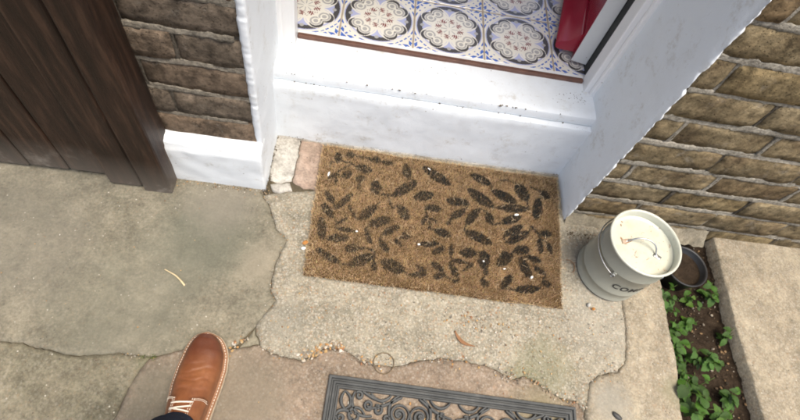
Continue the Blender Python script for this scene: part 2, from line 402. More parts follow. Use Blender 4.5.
def brick_mesh(L, H, seed):
    nx, nzs = 9, 4; V = []; idx = {}
    dpt = .05
    for j in range(nzs + 1):
        for i in range(nx + 1):
            x = -L / 2 + L * i / nx; z = -H / 2 + H * j / nzs
            ed = (i in (0, nx)) + (j in (0, nzs))
            x += .003 * nz(x + seed, z, 1, 45) if i in (0, nx) else .004 * nz(x, z + seed, 2, 30)
            z += .0025 * nz(x + seed * 3, z, 3, 30)
            y = -.0022 * nz(x + seed, z, 4, 22) - .0012 * nz(x + seed, z, 6, 60) + (.0015 if ed == 1 else .004 if ed == 2 else 0) * (1 + 1.2 * nz(x + seed, z, 5, 60))
            idx[i, j] = len(V); V.append((x, y, z))
    F = [(idx[i, j], idx[i + 1, j], idx[i + 1, j + 1], idx[i, j + 1]) for i in range(nx) for j in range(nzs)]
    ring = [idx[i, 0] for i in range(nx)] + [idx[nx, j] for j in range(nzs)] + [idx[i, nzs] for i in range(nx, 0, -1)] + [idx[0, j] for j in range(nzs, 0, -1)]
    b0 = len(V)
    for r in ring: V.append((V[r][0], dpt, V[r][2]))
    n = len(ring)
    for a in range(n): F.append((ring[a], b0 + a, b0 + (a + 1) % n, ring[(a + 1) % n]))
    return V, F
bcache = {}
def put_brick(x0, x1, z0, z1, m, tilt=0):
    L, H = x1 - x0, z1 - z0
    if L < .02: return
    key = (round(L / .01), round(H / .006), random.randrange(5), m.name)
    if key not in bcache:
        V, F = brick_mesh(key[0] * .01, key[1] * .006, random.uniform(0, 50))
        me = bpy.data.meshes.new('brick'); me.from_pydata(V, [], F); me.materials.append(m)
        me.polygons.foreach_set('use_smooth', [True] * len(F)); me.update(); bcache[key] = me
    o = bpy.data.objects.new('brick', bcache[key]); link(o, house)
    o.location = ((x0 + x1) / 2 + random.uniform(-.001, .001), -.150 + random.uniform(-.0025, .003), (z0 + z1) / 2 + random.uniform(-.002, .002))
    o.rotation_euler = (random.uniform(-.012, .012), random.uniform(-.012, .012), random.uniform(-.01, .01))
def bed_joint(x0, x1, z, m, th=.016, seed=0.0):
    """smeared strip of pointing, uneven along both arrises"""
    n = int((x1 - x0) / .006); V = []; F = []
    for i in range(n + 1):
        x = x0 + (x1 - x0) * i / n
        zc = z + .0035 * nz(x + seed, z, 0, 4) + .0012 * nz(x + seed, z, 1, 20)
        t = th * max(.12, .46 + .30 * nz(x + seed, z, 2, 14) + .30 * nz(x + seed, z, 3, 60) + .2 * nz(x + seed, z, 9, 140)); b = th * max(.12, .46 + .22 * nz(x + seed, z, 4, 13) + .20 * nz(x + seed, z, 5, 60) + .15 * nz(x + seed, z, 8, 140))
        pr = -.0022 + .0035 * nz(x + seed, z, 6, 9) + .0015 * nz(x + seed, z, 7, 60)
        if i in (0, n): pr = -.003
        V += [(x, -.135, zc + t), (x, -.150 - pr * .9, zc + t * .97), (x, -.150 - pr, zc + t * .5), (x, -.1505 - pr * 1.1, zc - b * .2), (x, -.1505 - pr, zc - b * .93), (x, -.1475, zc - b), (x, -.135, zc - b)]
    for i in range(n):
        for k in range(6): F.append((i * 7 + k, i * 7 + k + 1, (i + 1) * 7 + k + 1, (i + 1) * 7 + k))
    pyd('bed_joint', V, F, m, house, True)
def perp_joint(x, z0, z1, m, seed):
    n = 7; V = []; F = []
    for i in range(n + 1):
        z = z0 + (z1 - z0) * i / n; xc = x + .003 * nz(x, z, seed, 30); w = .0050 * (1 + .5 * nz(x, z, seed + 2, 40)); pr = -.004 + .003 * nz(x, z, seed + 4, 30)
        V += [(xc - w, -.135, z), (xc - w, -.148, z), (xc, -.150 - pr, z), (xc + w, -.148, z), (xc + w, -.135, z)]
    for i in range(n):
        for k in range(4): F.append((i * 5 + k, i * 5 + k + 1, (i + 1) * 5 + k + 1, (i + 1) * 5 + k))
    pyd('cross_joint', V, F, m, house, True)
PIT = .0845; M_soot = mortar('sooty_mortar', (.13, .112, .088))
leftj = {0: -.25, 1: -.188, 2: -.235, 3: -.150, 4: -.24, 5: -.13}
for k in range(0, 12):                                        # courses left of the door
    z0, z1 = .147 + PIT * k, .147 + PIT * (k + 1)
    zz0 = z0 + .007
    js = [-.014, leftj.get(k, -.13 if k % 2 else -.24)]
    while js[-1] > -1.0: js.append(js[-1] - .225)
    for a, b in zip(js[:-1], js[1:]):
        put_brick(b + .005, a - (.005 if a < -.02 else 0), zz0, z1 - .007, M_brickL)
        if a < -.02: perp_joint(a, zz0, z1 - .006, M_soot, k)
    if k: bed_joint(-1.2, -.013 - .016 * (k % 3 == 1), z0, M_mortL, .0165, k * 3.1)
rightj = {0: 1.03, 1: 1.075, 2: .915, 3: 1.09, 4: .93, 5: 1.075}
for k in range(-1, 14):                                       # courses right of the door
    z0, z1 = .04 + PIT * k, .04 + PIT * (k + 1)
    js = [W + .012, rightj.get(k, 1.075 if k % 2 else .92)]
    while js[-1] < 2.1: js.append(js[-1] + .225)
    for a, b in zip(js[:-1], js[1:]):
        put_brick(a + (.005 if a > W + .02 else 0), b - .005, z0 + .007, z1 - .007, M_brickR)
        if a > W + .02: perp_joint(a, z0 + .007, z1 - .006, M_soot if k % 2 else M_mortR, k)
    if k >= 0: bed_joint(W + .014, 2.2, z0, M_mortR, .0175, 50 + k * 3.1)

# rough cement at the foot of the right-hand wall
bm = bmesh.new(); n = 90
rows = []
for i in range(n + 1):
    x = W + .002 + (1.30 - W) * i / n; a = .036 + .012 * nz(x, 0, 0, 14) + .008 * nz(x, 0, 2, 45); h = .036 + .014 * nz(x, 3, 0, 12) + .008 * nz(x, 3, 2, 45)
    row = []
    for t in range(8):
        u = t / 7
        row.append(bm.verts.new((x, -.148 - a * (1 - u) ** 1.2 + .004 * nz(x, u, 4, 40), -.012 + (h + .01) * u ** 1.1 + .007 * nz(x, u, 7, 28) * math.sin(u * 3.1))))
    rows.append(row)
for a, b in zip(rows[:-1], rows[1:]):
    for t in range(7): bm.faces.new((a[t], b[t], b[t + 1], a[t + 1]))
from_bm(bm, 'cement_fillet', M_cement, house, True)

# plinth, left
b = box_bm(-1.3, .001, -.186, -.13, -.03, .168, .006, 2); rough_bm(b, .0022, 22, .02, 3)
for v in b.verts:
    if v.co.z > .14 and v.co.y < -.17: v.co.z -= .006 * (1 + nz(v.co.x, 0, 0, 20)); v.co.y += .003
from_bm(b, 'plinth', M_wrender, house, True)
# reveals: painted render, ragged where it stops against the brick
def reveal(x0, x1, side):
    nyy, nzz = 26, 330; V = []; F = []; prof = []
    zs = [-.01 + .0032 * j if j <= 280 else .886 + (2.12 - .886) * (j - 280) / 50 for j in range(nzz + 1)]
    xf = x1 if side < 0 else x0                              # visible face
    for j, z in enumerate(zs):
        rag = (.006 * nz(0, z, side, 33) + .003 * nz(0, z, side + 4, 97) + .005 * nz(0, z, 9, 11) - .012 * max(0, nz(0, z, 21, 41) - .28)) * (1.0 if side > 0 else .35)
        for i in range(nyy + 1):
            t = i / nyy; y = .115 - t * (.115 + .1535 + rag)
            bulge = .0035 * nz(y, z, 2, 9) + .0012 * nz(y, z, 5, 40)
            lip = .003 * max(0, (t - .93) / .07) ** 2 * (1 + 1.0 * nz(y, z, 7, 35))
            V.append((xf + side * (bulge * .6 + (lip if side > 0 else -0.001)), y, z))
        # return onto the face of the wall
        yy = .115 - (.115 + .1535 + rag)
        wd = ((.017 if side < 0 else .011) + (.007 if side > 0 else .0025) * nz(1, z, 3, 31) + (.004 if side > 0 else .001) * nz(1, z, 8, 83))
        e_ = 1.0 if side > 0 else .3
        V.append((xf + side * .003, yy - (.0035 + .002 * nz(2, z, 3, 70)) * e_, z)); V.append((xf + side * wd * .6, yy - .002 * e_, z)); V.append((xf + side * wd, yy + .004, z)); V.append((xf + side * wd, .0, z))
    w_ = nyy + 5
    for j in range(nzz):
        for i in range(w_ - 1): F.append((j * w_ + i, j * w_ + i + 1, (j + 1) * w_ + i + 1, (j + 1) * w_ + i))
    pyd('painted_reveal', V, F, M_wrender, house, True)
reveal(-.02, 0.0, -1); reveal(W, W + .016, 1)

# ------------------------------------------------------------------ step, frame, door
step = thing('door_step', 'white painted door step with worn sill between the reveals', 'step')
prof = [(-.002, -.02), (-.0015, .05), (-.001, .15), (0, .206), (.0025, .2125), (.03, .2145), (.19, .2145), (.19, -.02)]
nx = 140; V = []; F = []
pp = []
for a, c in zip(prof[:-1], prof[1:]):
    L = math.hypot(c[0] - a[0], c[1] - a[1]); k = max(1, int(L / .012))
    for j in range(k): pp.append((a[0] + (c[0] - a[0]) * j / k, a[1] + (c[1] - a[1]) * j / k))
pp.append(prof[-1]); m_ = len(pp)
for i in range(nx + 1):
    x = -.012 + (W + .024) * i / nx
    for y, z in pp:
        w = .0022 * nz(x, y, z, 14) + .0012 * nz(x, y + 5, z, 45)
        V.append((x, y + w * (1 if y < .03 else .2), z + w * (1 if z > .2 and y > .01 else .2)))
for i in range(nx):
    for k in range(m_ - 1): F.append((i * m_ + k, (i + 1) * m_ + k, (i + 1) * m_ + k + 1, i * m_ + k + 1))
o = pyd('riser', V, F, M_wsill, step, True); o.data.set_sharp_from_angle(angle=R(28))
# worn mortar line where riser meets the ground
V, F = [], []
for i in range(121):
    x = .0 + W * i / 120; r = .003 + .003 * nz(x, 0, 0, 25) + .002 * nz(x, 0, 4, 80); h = .005 + .005 * nz(x, 5, 0, 20)
    V += [(x, -.002 - r, -.004), (x, -.003 - r * .6, h * .6), (x, .002, h)]
for i in range(120):
    for k in range(2): F.append((i * 3 + k, i * 3 + k + 1, i * 3 + k + 4, i * 3 + k + 3))
VF_fillet = (V, F)
pass
V, F = [], []
sp = [(.19, .216), (.024, .2158), (.0175, .2175), (.0165, .222), (.0165, .238), (.0185, .2435), (.026, .2465), (.08, .2487), (.13, .251), (.205, .2515), (.205, .217)]
qq = []
for a, c in zip(sp[:-1], sp[1:]):
    k = max(1, int(math.hypot(c[0] - a[0], c[1] - a[1]) / .012))
    for j in range(k): qq.append((a[0] + (c[0] - a[0]) * j / k, a[1] + (c[1] - a[1]) * j / k))
qq.append(sp[-1]); m_ = len(qq)
for i in range(nx + 1):
    x = -.012 + (W + .024) * i / nx
    for y, z in qq:
        w = .0012 * nz(x, y, z, 14) + .0007 * nz(x, y + 5, z, 45); V.append((x, y + w * (1 if y < .03 else .2), z + w * (1 if y > .02 else .3)))
for i in range(nx):
    for k in range(m_ - 1): F.append((i * m_ + k, (i + 1) * m_ + k, (i + 1) * m_ + k + 1, i * m_ + k + 1))
o = pyd('sill', V, F, M_wsill, step, True); o.data.set_sharp_from_angle(angle=R(28))
V, F = VF_fillet
pyd('mortar_fillet', V, F, M_rubble, step, True)

frame = thing('door_frame', 'white gloss painted timber door frame with brown threshold strip', 'door frame')
def jamb(name, x0, x1, sgn):
    b = box_bm(x0, x1, .108, .152, .249, 2.12, .003, 2)
    from_bm(b, name, M_wframe, frame)
jamb('jamb', -.006, .0405, 1); jamb('jamb', .8275, W + .006, -1)
from_bm(box_bm(-.006, .018, .152, .205, .249, 2.12, .002), 'rebate', M_wframe, frame)
from_bm(box_bm(.838, W + .01, .152, .215, .249, 2.12, .002), 'rebate', plain('hinge_gap_shade', (.06, .062, .06), .7, .2, var=.4), frame)  # rebate coloured dark, painting in the shade of the hinge gap
# staff beads on the outer corners of the frame
for x0, x1 in ((-.004, .012), (.842, W + .003)):
    from_bm(box_bm(x0, x1, .094, .109, .247, 2.12, .005, 3), 'bead', M_wframe, frame)
from_bm(box_bm(.0, W, .108, .205, 2.05, 2.12, .003), 'head', M_wframe, frame)
M_brown = plain('brown_threshold', (.17, .085, .06), .5, .4, var=.35, scale=30, bump=.0006)
b = box_bm(.0412, .8268, .136, .150, .246, .2605, .003, 2); from_bm(b, 'threshold_strip', M_brown, frame)
from_bm(box_bm(.019, .8375, .1505, .161, .246, .2585, .0015, 2), 'threshold_trim', M_wframe, frame)

M_red = NT('red_gloss_paint', .22, .5); M_red.color(M_red.ramp(M_red.noise(6, 4, .6), [(.3, (.27, .014, .030)), (.7, (.33, .020, .042))])); M_red.bump(M_red.noise(25, 3, .5), .0006); M_red = M_red.m
M_dedge = white_paint('door_edge_paint', base=(.62, .63, .62), chips=.1, dirt=.4, rough=.5, bump=.0008)
M_brass = plain('tarnished_brass', (.42, .30, .10), .45, .5, 1.0, var=.5)
OPEN = R(103)
door = thing('front_door', 'glossy red front door swung open into the tiled hall', 'door', (.794, .204, .268), 0)
# local frame: leaf runs along +a from the hinge, outer face normal = n
def door_pt(a, n, z):                                        # a along leaf, n outwards from outer face
    la = Vector((-1, 0)); ln = Vector((0, -1)); c, s = math.cos(-OPEN), math.sin(-OPEN)
    rot = lambda v: Vector((c * v.x - s * v.y, s * v.x + c * v.y))
    q = rot(la) * a + rot(ln) * n
    return (q.x, q.y, z)
def door_box(name, a0, a1, n0, n1, z0, z1, m, bev=.002, parent=None):
    b = box_bm(a0, a1, n0, n1, z0, z1, bev, 2)
    for v in b.verts: v.co = Vector(door_pt(*v.co))
    return from_bm(b, name, m, parent or door)
leaf = door_box('leaf', .0015, .765, -.043, -.0005, 0, 1.76, M_red, .003)
door_box('hinge_edge', -.001, .0022, -.043, 0.0, .0005, 1.759, M_dedge, .0008)
for z0, z1 in ((.22, .78), (.90, 1.62)):
    for a0, a1 in ((.11, .35), (.43, .67)):
        door_box('panel', a0, a1, -.002, .004, z0, z1, M_red, .003)
# weather bar: ogee profile swept along the foot of the outer face
wp = [(-.001, .012), (.040, .006), (.052, .008), (.056, .016), (.055, .024), (.048, .031), (.038, .035), (.028, .040), (.019, .050), (.012, .062), (.008, .070), (-.001, .073)]
V = []; F = []; n = len(wp)
for a in (.022, .75):
    for q in wp: V.append(door_pt(a, q[0], q[1]))
for i in range(n): F.append((i, (i + 1) % n, n + (i + 1) % n, n + i))
F += [tuple(range(n))[::-1], tuple(range(n, 2 * n))]
wb = pyd('weather_bar', V, F, M_red, door)
for p in wb.data.polygons: p.use_smooth = len(p.vertices) == 4
for z in (.30, .92, 1.55):
    hz = pyd('hinge', *[x for x in joinvf([tube([(-.004, -.028, z - .04 + .02 * i) for i in range(5)], .0055, 10)])], M_brass, door, True)
    from_bm(box_bm(-.012, -.003, -.045, -.025, z - .04, z + .04, .001), 'hinge_leaf', M_brass, door)

# ------------------------------------------------------------------ tiled hall
hall = from_bm(box_bm(-.3, 2.0, .161, 2.7, -.08, .2537), 'hall_floor', plain('grout', (.50, .42, .32), .9, .2, var=.3, scale=80)); hall['kind'] = 'structure'
def tile_colour(u, v):
    """u, v in -1..1 -> rgb rows: ring medallion with quatrefoil, blue lattice corners"""
    cream = np.array((.84, .81, .72)); blue = np.array((.075, .16, .52)); lav = np.array((.47, .50, .72)); dark = np.array((.085, .08, .082)); grey = np.array((.45, .44, .42)); red = np.array((.24, .075, .065))
    n = u.size; c = np.tile(cream, (n, 1)); r = np.hypot(u, v); th = np.arctan2(v, u)
    def put(mk, col): c[mk] = col
    au, av = np.abs(u), np.abs(v)
    lo, hi = np.minimum(au, av), np.maximum(au, av)
    corner = r > .99
    put(corner & (lo < .46) & (hi > .90) & (lo > .14), blue)                     # blue spandrels beside the joint
    s = np.abs(np.sin((u + v) * 11)); t = np.abs(np.sin((u - v) * 15))
    put(corner & (lo >= .42) & (s < .42) & (t > .5), blue)
    put(corner & (lo > .55) & (np.abs(hi - .90) < .03) & (t > .45), blue)
    put(corner & (np.abs(r - 1.06) < .028), cream)
    inn = r < .93
    put(inn, lav)
    ca = np.minimum(np.abs(np.cos(th)), 9); card = np.maximum(np.abs(np.cos(th)), np.abs(np.sin(th)))
    put((r > .76) & (r < .90) & (card > .90), dark)
    put((np.hypot(hi - .76, lo) < .055), grey)
    cu, cv = au - .40, av - .40                                                  # four lobes
    d = np.hypot(cu, cv)
    put(d < .405, cream); put(d < .355, lav); put((d < .345) & (d > .315), cream)
    d2 = np.hypot(au - .36, av - .36)
    put(d2 < .325, cream)
    for ox, oy in ((.44, .20), (.20, .44)):
        e = np.hypot(au - .16 - ox, av - .16 - oy); put(e < .185, dark)
    for ox, oy in ((.40, .20), (.20, .40)):
        e = np.hypot(au - .13 - ox, av - .13 - oy); put(e < .175, cream); put(e < .155, grey)
        put(np.abs(e - .085) < .02, cream)
    put(np.hypot(au - .44, av - .44) < .05, cream); put(np.hypot(au - .47, av - .47) < .022, dark)
    put((r < .34), cream)
    rr = (r > .24) & (r < .40) & (np.sin(th * 16 + r * 30) * np.sin(r * 45 + th * 8) > .05); put(rr, red)
    put((r > .32) & (r < .40) & (np.abs(np.sin(th * 4)) < .25), cream)
    put((r > .06) & (r < .22) & (np.cos(th * 8) > .80), grey)
    put((r > .93) & (r < .985), cream)
    return c
NTL = 170
gx = np.linspace(-1, 1, NTL + 1); Ht = .0978
vx, vy = np.meshgrid(gx * Ht, gx * Ht); tv = np.stack([vx.ravel(), vy.ravel(), np.full(vx.size, .0095)], 1)
edgev = (np.abs(vx.ravel()) > Ht * .999) | (np.abs(vy.ravel()) > Ht * .999); tv[edgev, 2] -= .0008
ii = np.arange(NTL * (NTL + 1)).reshape(NTL, NTL + 1)[:, :NTL].ravel()
tf = np.stack([ii, ii + 1, ii + NTL + 2, ii + NTL + 1], 1)
side0 = len(tv); cs = [0, NTL, (NTL + 1) ** 2 - 1, NTL * (NTL + 1)]
tvl = [tuple(p) for p in tv] + [(tv[i][0], tv[i][1], 0.0) for i in cs]
tfl = [tuple(q) for q in tf] + [(cs[a], side0 + a, side0 + (a + 1) % 4, cs[(a + 1) % 4]) for a in range(4)]
tme = bpy.data.meshes.new('floor_tile'); tme.from_pydata(tvl, [], tfl); tme.update()
mid = (gx[:-1] + gx[1:]) / 2; uu, vv = np.meshgrid(mid, mid)
tc_ = tile_colour(uu.ravel() * .955, vv.ravel() * .955); set_col(tme, np.concatenate([tc_, np.full((4, 3), .5)]))
M_tile = attr_mat('glazed_tile', .12, .6); tme.materials.append(M_tile)
for iy in range(0, 7):
    for ix in range(-1, 8):
        o = bpy.data.objects.new('floor_tile', tme); link(o, hall)
        o.location = (.045 + .2005 * ix, .262 + .2005 * iy, .2455); o.rotation_euler = (0, 0, math.pi / 2 * random.randrange(4))
hw = bmesh.new()
box_bm(-.36, -.26, .22, 2.8, -.08, 2.6, bm=hw); box_bm(2.0, 2.1, .22, 2.8, -.08, 2.6, bm=hw)
box_bm(-.26, .5, 2.7, 2.8, -.08, 2.6, bm=hw); box_bm(.5, 2.0, 2.7, 2.8, -.08, 1.25, bm=hw); box_bm(.5, 2.0, 2.7, 2.8, 2.4, 2.6, bm=hw)
o = from_bm(hw, 'hall_wall', M_wplaster); o['kind'] = 'structure'
o = from_bm(box_bm(-.36, 2.1, .22, 2.8, 2.6, 2.7), 'hall_ceiling', M_wplaster); o['kind'] = 'structure'

# ------------------------------------------------------------------ coir doormat
LEAVES = [(182,-39,184,-76,21),(204,-45,228,-40,20),(273,-50,305,-47,22),(244,-47,272,-44,6),(309,-51,342,-54,15),(234,-81,283,-88,24),(202,-122,226,-101,23),(239,-125,264,-112,21),(250,-127,250,-154,9),(163,-131,187,-114,14),(182,-121,188,-149,7),(186,-108,225,-72,5),(192,-68,225,-72,8),(295,-118,300,-163,31),(163,-75,165,-94,4),(162,-174,190,-211,17),(160,-214,193,-253,21),(195,-226,235,-169,20),(162,-254,170,-321,23),(228,-207,251,-245,6),(263,-251,303,-198,26),(303,-198,312,-187,4),(288,-264,347,-231,27),(327,-285,369,-253,19),(205,-268,230,-248,7),(200,-282,257,-286,13),(332,-164,348,-202,6),(311,-163,366,-155,5),(282,-273,295,-301,11),(180,-316,243,-307,21),(159,-349,227,-382,21),(231,-338,272,-334,23),(271,-329,311,-335,7),(249,-383,312,-347,28),(310,-365,316,-392,16),(283,-282,303,-319,13),(321,-302,347,-335,19),(328,-361,393,-384,33),(379,-48,385,-97,25),(427,-49,513,-101,30),(347,-162,414,-103,28),(406,-159,464,-138,30),(572,-52,635,-80,27),(561,-105,641,-157,34),(499,-153,568,-153,27),(438,-184,488,-185,22),(366,-187,393,-234,27),(432,-241,446,-207,13),(454,-218,455,-251,9),(462,-219,475,-225,8),(468,-251,514,-264,24),(510,-212,558,-173,21),(556,-223,597,-165,24),(552,-243,631,-272,28),(429,-300,483,-292,17),(346,-272,369,-255,16),(371,-289,406,-282,11),(382,-274,390,-273,7),(361,-296,382,-315,12),(500,-231,514,-221,10),(465,-324,497,-300,17),(514,-323,517,-286,12),(538,-313,587,-305,27),(461,-348,493,-369,18),(421,-364,448,-378,16),(403,-392,447,-385,15),(465,-392,498,-379,16),(498,-381,525,-397,4),(511,-345,533,-382,20),(518,-336,553,-338,14),(548,-362,572,-341,9),(518,-396,536,-392,11),(608,-297,603,-352,31),(610,-348,607,-369,13),(595,-385,615,-396,18),(636,-99,709,-130,31),(713,-63,740,-119,39),(786,-78,811,-100,27),(756,-67,785,-80,6),(779,-105,762,-178,28),(652,-155,742,-146,25),(660,-62,683,-56,5),(659,-205,718,-174,25),(663,-244,723,-202,21),(672,-265,738,-220,24),(620,-174,632,-213,23),(771,-223,809,-218,22),(768,-237,768,-285,17),(791,-246,799,-281,16),(747,-202,769,-225,8),(692,-287,736,-274,27),(653,-302,677,-302,23),(642,-336,686,-295,29),(708,-305,734,-362,28),(724,-299,768,-308,18),(745,-324,777,-347,18),(651,-400,680,-358,21),(684,-400,759,-387,22),(767,-366,790,-380,19)]
lv = np.array(LEAVES, float) / 1000
stems = []                                                   # thin printed stems linking neighbouring leaves into sprays
for i in range(len(lv)):
    best = None
    for e in (lv[i, :2], lv[i, 2:4]):
        for j in range(len(lv)):
            if j == i: continue
            for q in (lv[j, :2], lv[j, 2:4], (lv[j, :2] + lv[j, 2:4]) / 2):
                d = np.hypot(*(e - q))
                if .006 < d < .034 and (best is None or d < best[0]): best = (d, e, q)
    if best is not None: stems.append((*best[1], *best[2], .0042))
lv = np.concatenate([lv, np.array(stems)])
mat_t = thing('doormat', 'brown coir doormat printed with dark leaves lying against the white step', 'doormat')
BL, BR, TR, TL = np.array((.137, -.423)), np.array((.816, -.436)), np.array((.846, -.0235)), np.array((.133, -.0175))
def bil(u, v): return ((1 - u) * (1 - v))[:, None] * BL + (u * (1 - v))[:, None] * BR + (u * v)[:, None] * TR + ((1 - u) * v)[:, None] * TL
def edge_wob(P):
    return P + np.stack([[.0035 * nz(p[0], p[1], 1, 16) for p in P], [.0035 * nz(p[0], p[1], 2, 16) for p in P]], 1)
def printed(P):
    """1 inside a printed leaf (world x, y), with frayed edges"""
    out = np.zeros(len(P), bool)
    wx = np.array([.0028 * nz(p[0], p[1], 3, 130) for p in P]); wy = np.array([.0028 * nz(p[0], p[1], 7, 130) for p in P])
    Q = P + np.stack([wx, wy], 1)
    for x0, y0, x1, y1, w in lv:
        d = np.array((x1 - x0, y1 - y0)); L = np.hypot(*d); d /= L
        r = Q - (x0, y0); s = r @ d / L; t = r @ np.array((-d[1], d[0]))
        s_ = np.clip(s, 0, 1); half = .52 * w * np.clip(4.2 * s_ * (1 - s_), 0, 1) ** .62
        if w < .010: half = np.full_like(s_, w * .5)
        out |= (s > -.02) & (s < 1.02) & (np.abs(t) < half)
    return out
# woven back
bk = box_bm(0, 1, 0, 1, 0, 1)
for _ in range(5): bmesh.ops.subdivide_edges(bk, edges=[e for e in bk.edges if abs(e.verts[0].co.z - e.verts[1].co.z) < 1e-6], cuts=1, use_grid_fill=True)
for v in bk.verts:
    q = edge_wob(bil(np.array([v.co.x * .992 + .004]), np.array([v.co.y * .988 + .006])))[0]
    v.co = Vector((q[0], q[1], .0035 + .008 * v.co.z))
from_bm(bk, 'backing', plain('mat_backing', (.10, .062, .03), .95, .1, var=.4, scale=200, bump=.002), mat_t)
# pile: one blade per fibre
NB = 150000
u = rng.random(NB); v = rng.random(NB); P = edge_wob(bil(u, v))
u2 = rng.random(90000); v2_ = rng.random(90000); P2 = edge_wob(bil(u2, v2_)); k2 = printed(P2)   # printed tufts are matted and closer set
u = np.concatenate([u, u2[k2]]); v = np.concatenate([v, v2_[k2]]); P = np.concatenate([P, P2[k2]]); NB = len(u)
ed = np.minimum(np.minimum(u, 1 - u) * .7, np.minimum(v, 1 - v) * .41)
pr = printed(P)
clump = np.array([noise.noise(Vector((p[0] * 45, p[1] * 45, 3))) for p in P]); big = np.array([noise.noise(Vector((p[0] * 9, p[1] * 9, 8))) for p in P])
h = .0125 + .003 * clump + rng.normal(0, .0012, NB); h *= np.clip(.72 + ed / .02, 0, 1)
an = rng.uniform(0, 2 * np.pi, NB); lean = rng.uniform(0, .0045, NB)
tip = np.stack([P[:, 0] + np.cos(an) * lean + .003 * big, P[:, 1] + np.sin(an) * lean, .006 + h], 1)
out_ = np.clip((.008 - ed) / .008, 0, 1) * .003
ctr = (BL + TR) / 2; dirn = P - ctr; dirn /= np.linalg.norm(dirn, axis=1)[:, None]; tip[:, :2] += dirn * out_[:, None]
wa = rng.uniform(0, np.pi, NB); wd = rng.uniform(.0005, .0011, NB)
b0 = np.stack([P[:, 0] + np.cos(wa) * wd, P[:, 1] + np.sin(wa) * wd, np.full(NB, .007)], 1); b1 = np.stack([P[:, 0] - np.cos(wa) * wd, P[:, 1] - np.sin(wa) * wd, np.full(NB, .007)], 1)
Vb = np.empty((NB * 3, 3)); Vb[0::3] = b0; Vb[1::3] = b1; Vb[2::3] = tip
me = bpy.data.meshes.new('pile'); me.vertices.add(NB * 3); me.vertices.foreach_set('co', Vb.ravel()); me.loops.add(NB * 3); me.loops.foreach_set('vertex_index', np.arange(NB * 3))
me.polygons.add(NB); me.polygons.foreach_set('loop_start', np.arange(0, NB * 3, 3)); me.update(calc_edges=True)
tan = np.array((.66, .485, .285)); col = tan * (1 + .32 * rng.normal(0, 1, NB)[:, None] * .7 + .22 * clump[:, None] + .18 * big[:, None])
col *= np.array((1, 1, 1)) + np.stack([np.zeros(NB), .06 * rng.normal(0, 1, NB), .12 * rng.normal(0, 1, NB)], 1)
dark_right = np.clip((P[:, 0] - .70) / .12, 0, 1) * .22; col *= (1 - dark_right)[:, None] * np.array((1, .97, .9))**dark_right[:, None]   # darker and yellower towards the right-hand end
wear = .74 + .17 * np.clip((P[:, 0] - .3) / .4, 0, 1) - .06 * np.clip(.35 - v, 0, 1); pk = pr & (rng.random(NB) < wear)
ink = np.array((.042, .047, .046)) * (1 + .5 * rng.random(NB)[:, None]); col[pk] = ink[pk]
pale = (~pk) & (rng.random(NB) < .03); col[pale] = np.array((.74, .6, .4))
set_col(me, np.clip(col, .008, .9)); po = mesh_obj('pile', me, attr_mat('coir_fibre', .9, .12), mat_t); po['kind'] = 'stuff'

fb = []                                                      # stray fibres standing off the pile and fraying at the rim
for _ in range(420):
    uu_, vv_ = random.random(), random.random()
    if random.random() < .55:
        if random.random() < .5: vv_ = random.choice((random.uniform(0, .012), random.uniform(.988, 1)))
        else: uu_ = random.choice((random.uniform(0, .008), random.uniform(.992, 1)))
    p = bil(np.array([uu_]), np.array([vv_]))[0]; a = random.uniform(0, 6.28); L = random.uniform(.006, .018); k = random.uniform(-90, 90); q = []
    rim = min(uu_, 1 - uu_) < .02 or min(vv_, 1 - vv_) < .02
    for j in range(6):
        t = j / 5; aa = a + k * L * t; q.append((p[0] + math.cos(aa) * L * t, p[1] + math.sin(aa) * L * t, (.012 if rim else .0185) + .003 * math.sin(3.1 * t)))
    q = [(min(x_, .850), min(y_, -.006), z_) for x_, y_, z_ in q]
    fb.append(tube(q, .00035, 3))
V, F = joinvf(fb); o = pyd('loose_fibres', V, F, plain('loose_coir', (.55, .43, .28), .9, .1), mat_t); o['kind'] = 'stuff'
M_flake = plain('white_flake', (.75, .74, .70), .7, .3)
def flake(x, y, z, L, w, rz, label, name='paint_flake'):
    b = bmesh.new(); bmesh.ops.create_icosphere(b, subdivisions=2, radius=1)
    for q in b.verts:
        k = 1 + .35 * nz(q.co.x + x * 9, q.co.y, q.co.z, 1.6); q.co = Vector((q.co.x * L / 2 * k, q.co.y * w / 2 * k, q.co.z * .0016))
    o = from_bm(b, name, M_flake); o.location = (x, y, z); o.rotation_euler = (0, 0, rz); tag(o, label, 'flake', 'white flakes on the doormat'); return o
FL = 'tiny white paint flake caught in the coir doormat pile'
flake(.163, -.120, .0195, .016, .005, 1.45, 'white paint flake at the edge of the doormat beside the pink floor brick')
flake(.447, -.058, .0200, .012, .0035, -.7, FL); flake(.704, -.173, .0195, .013, .007, .3, FL); flake(.258, -.287, .0195, .006, .005, 0, FL); flake(.426, -.303, .0195, .008, .006, 0, FL)
flake(.603, -.330, .0195, .005, .005, 0, FL); flake(.735, -.360, .0195, .010, .006, .9, FL); flake(.66, -.345, .0195, .008, .004, .2, FL)

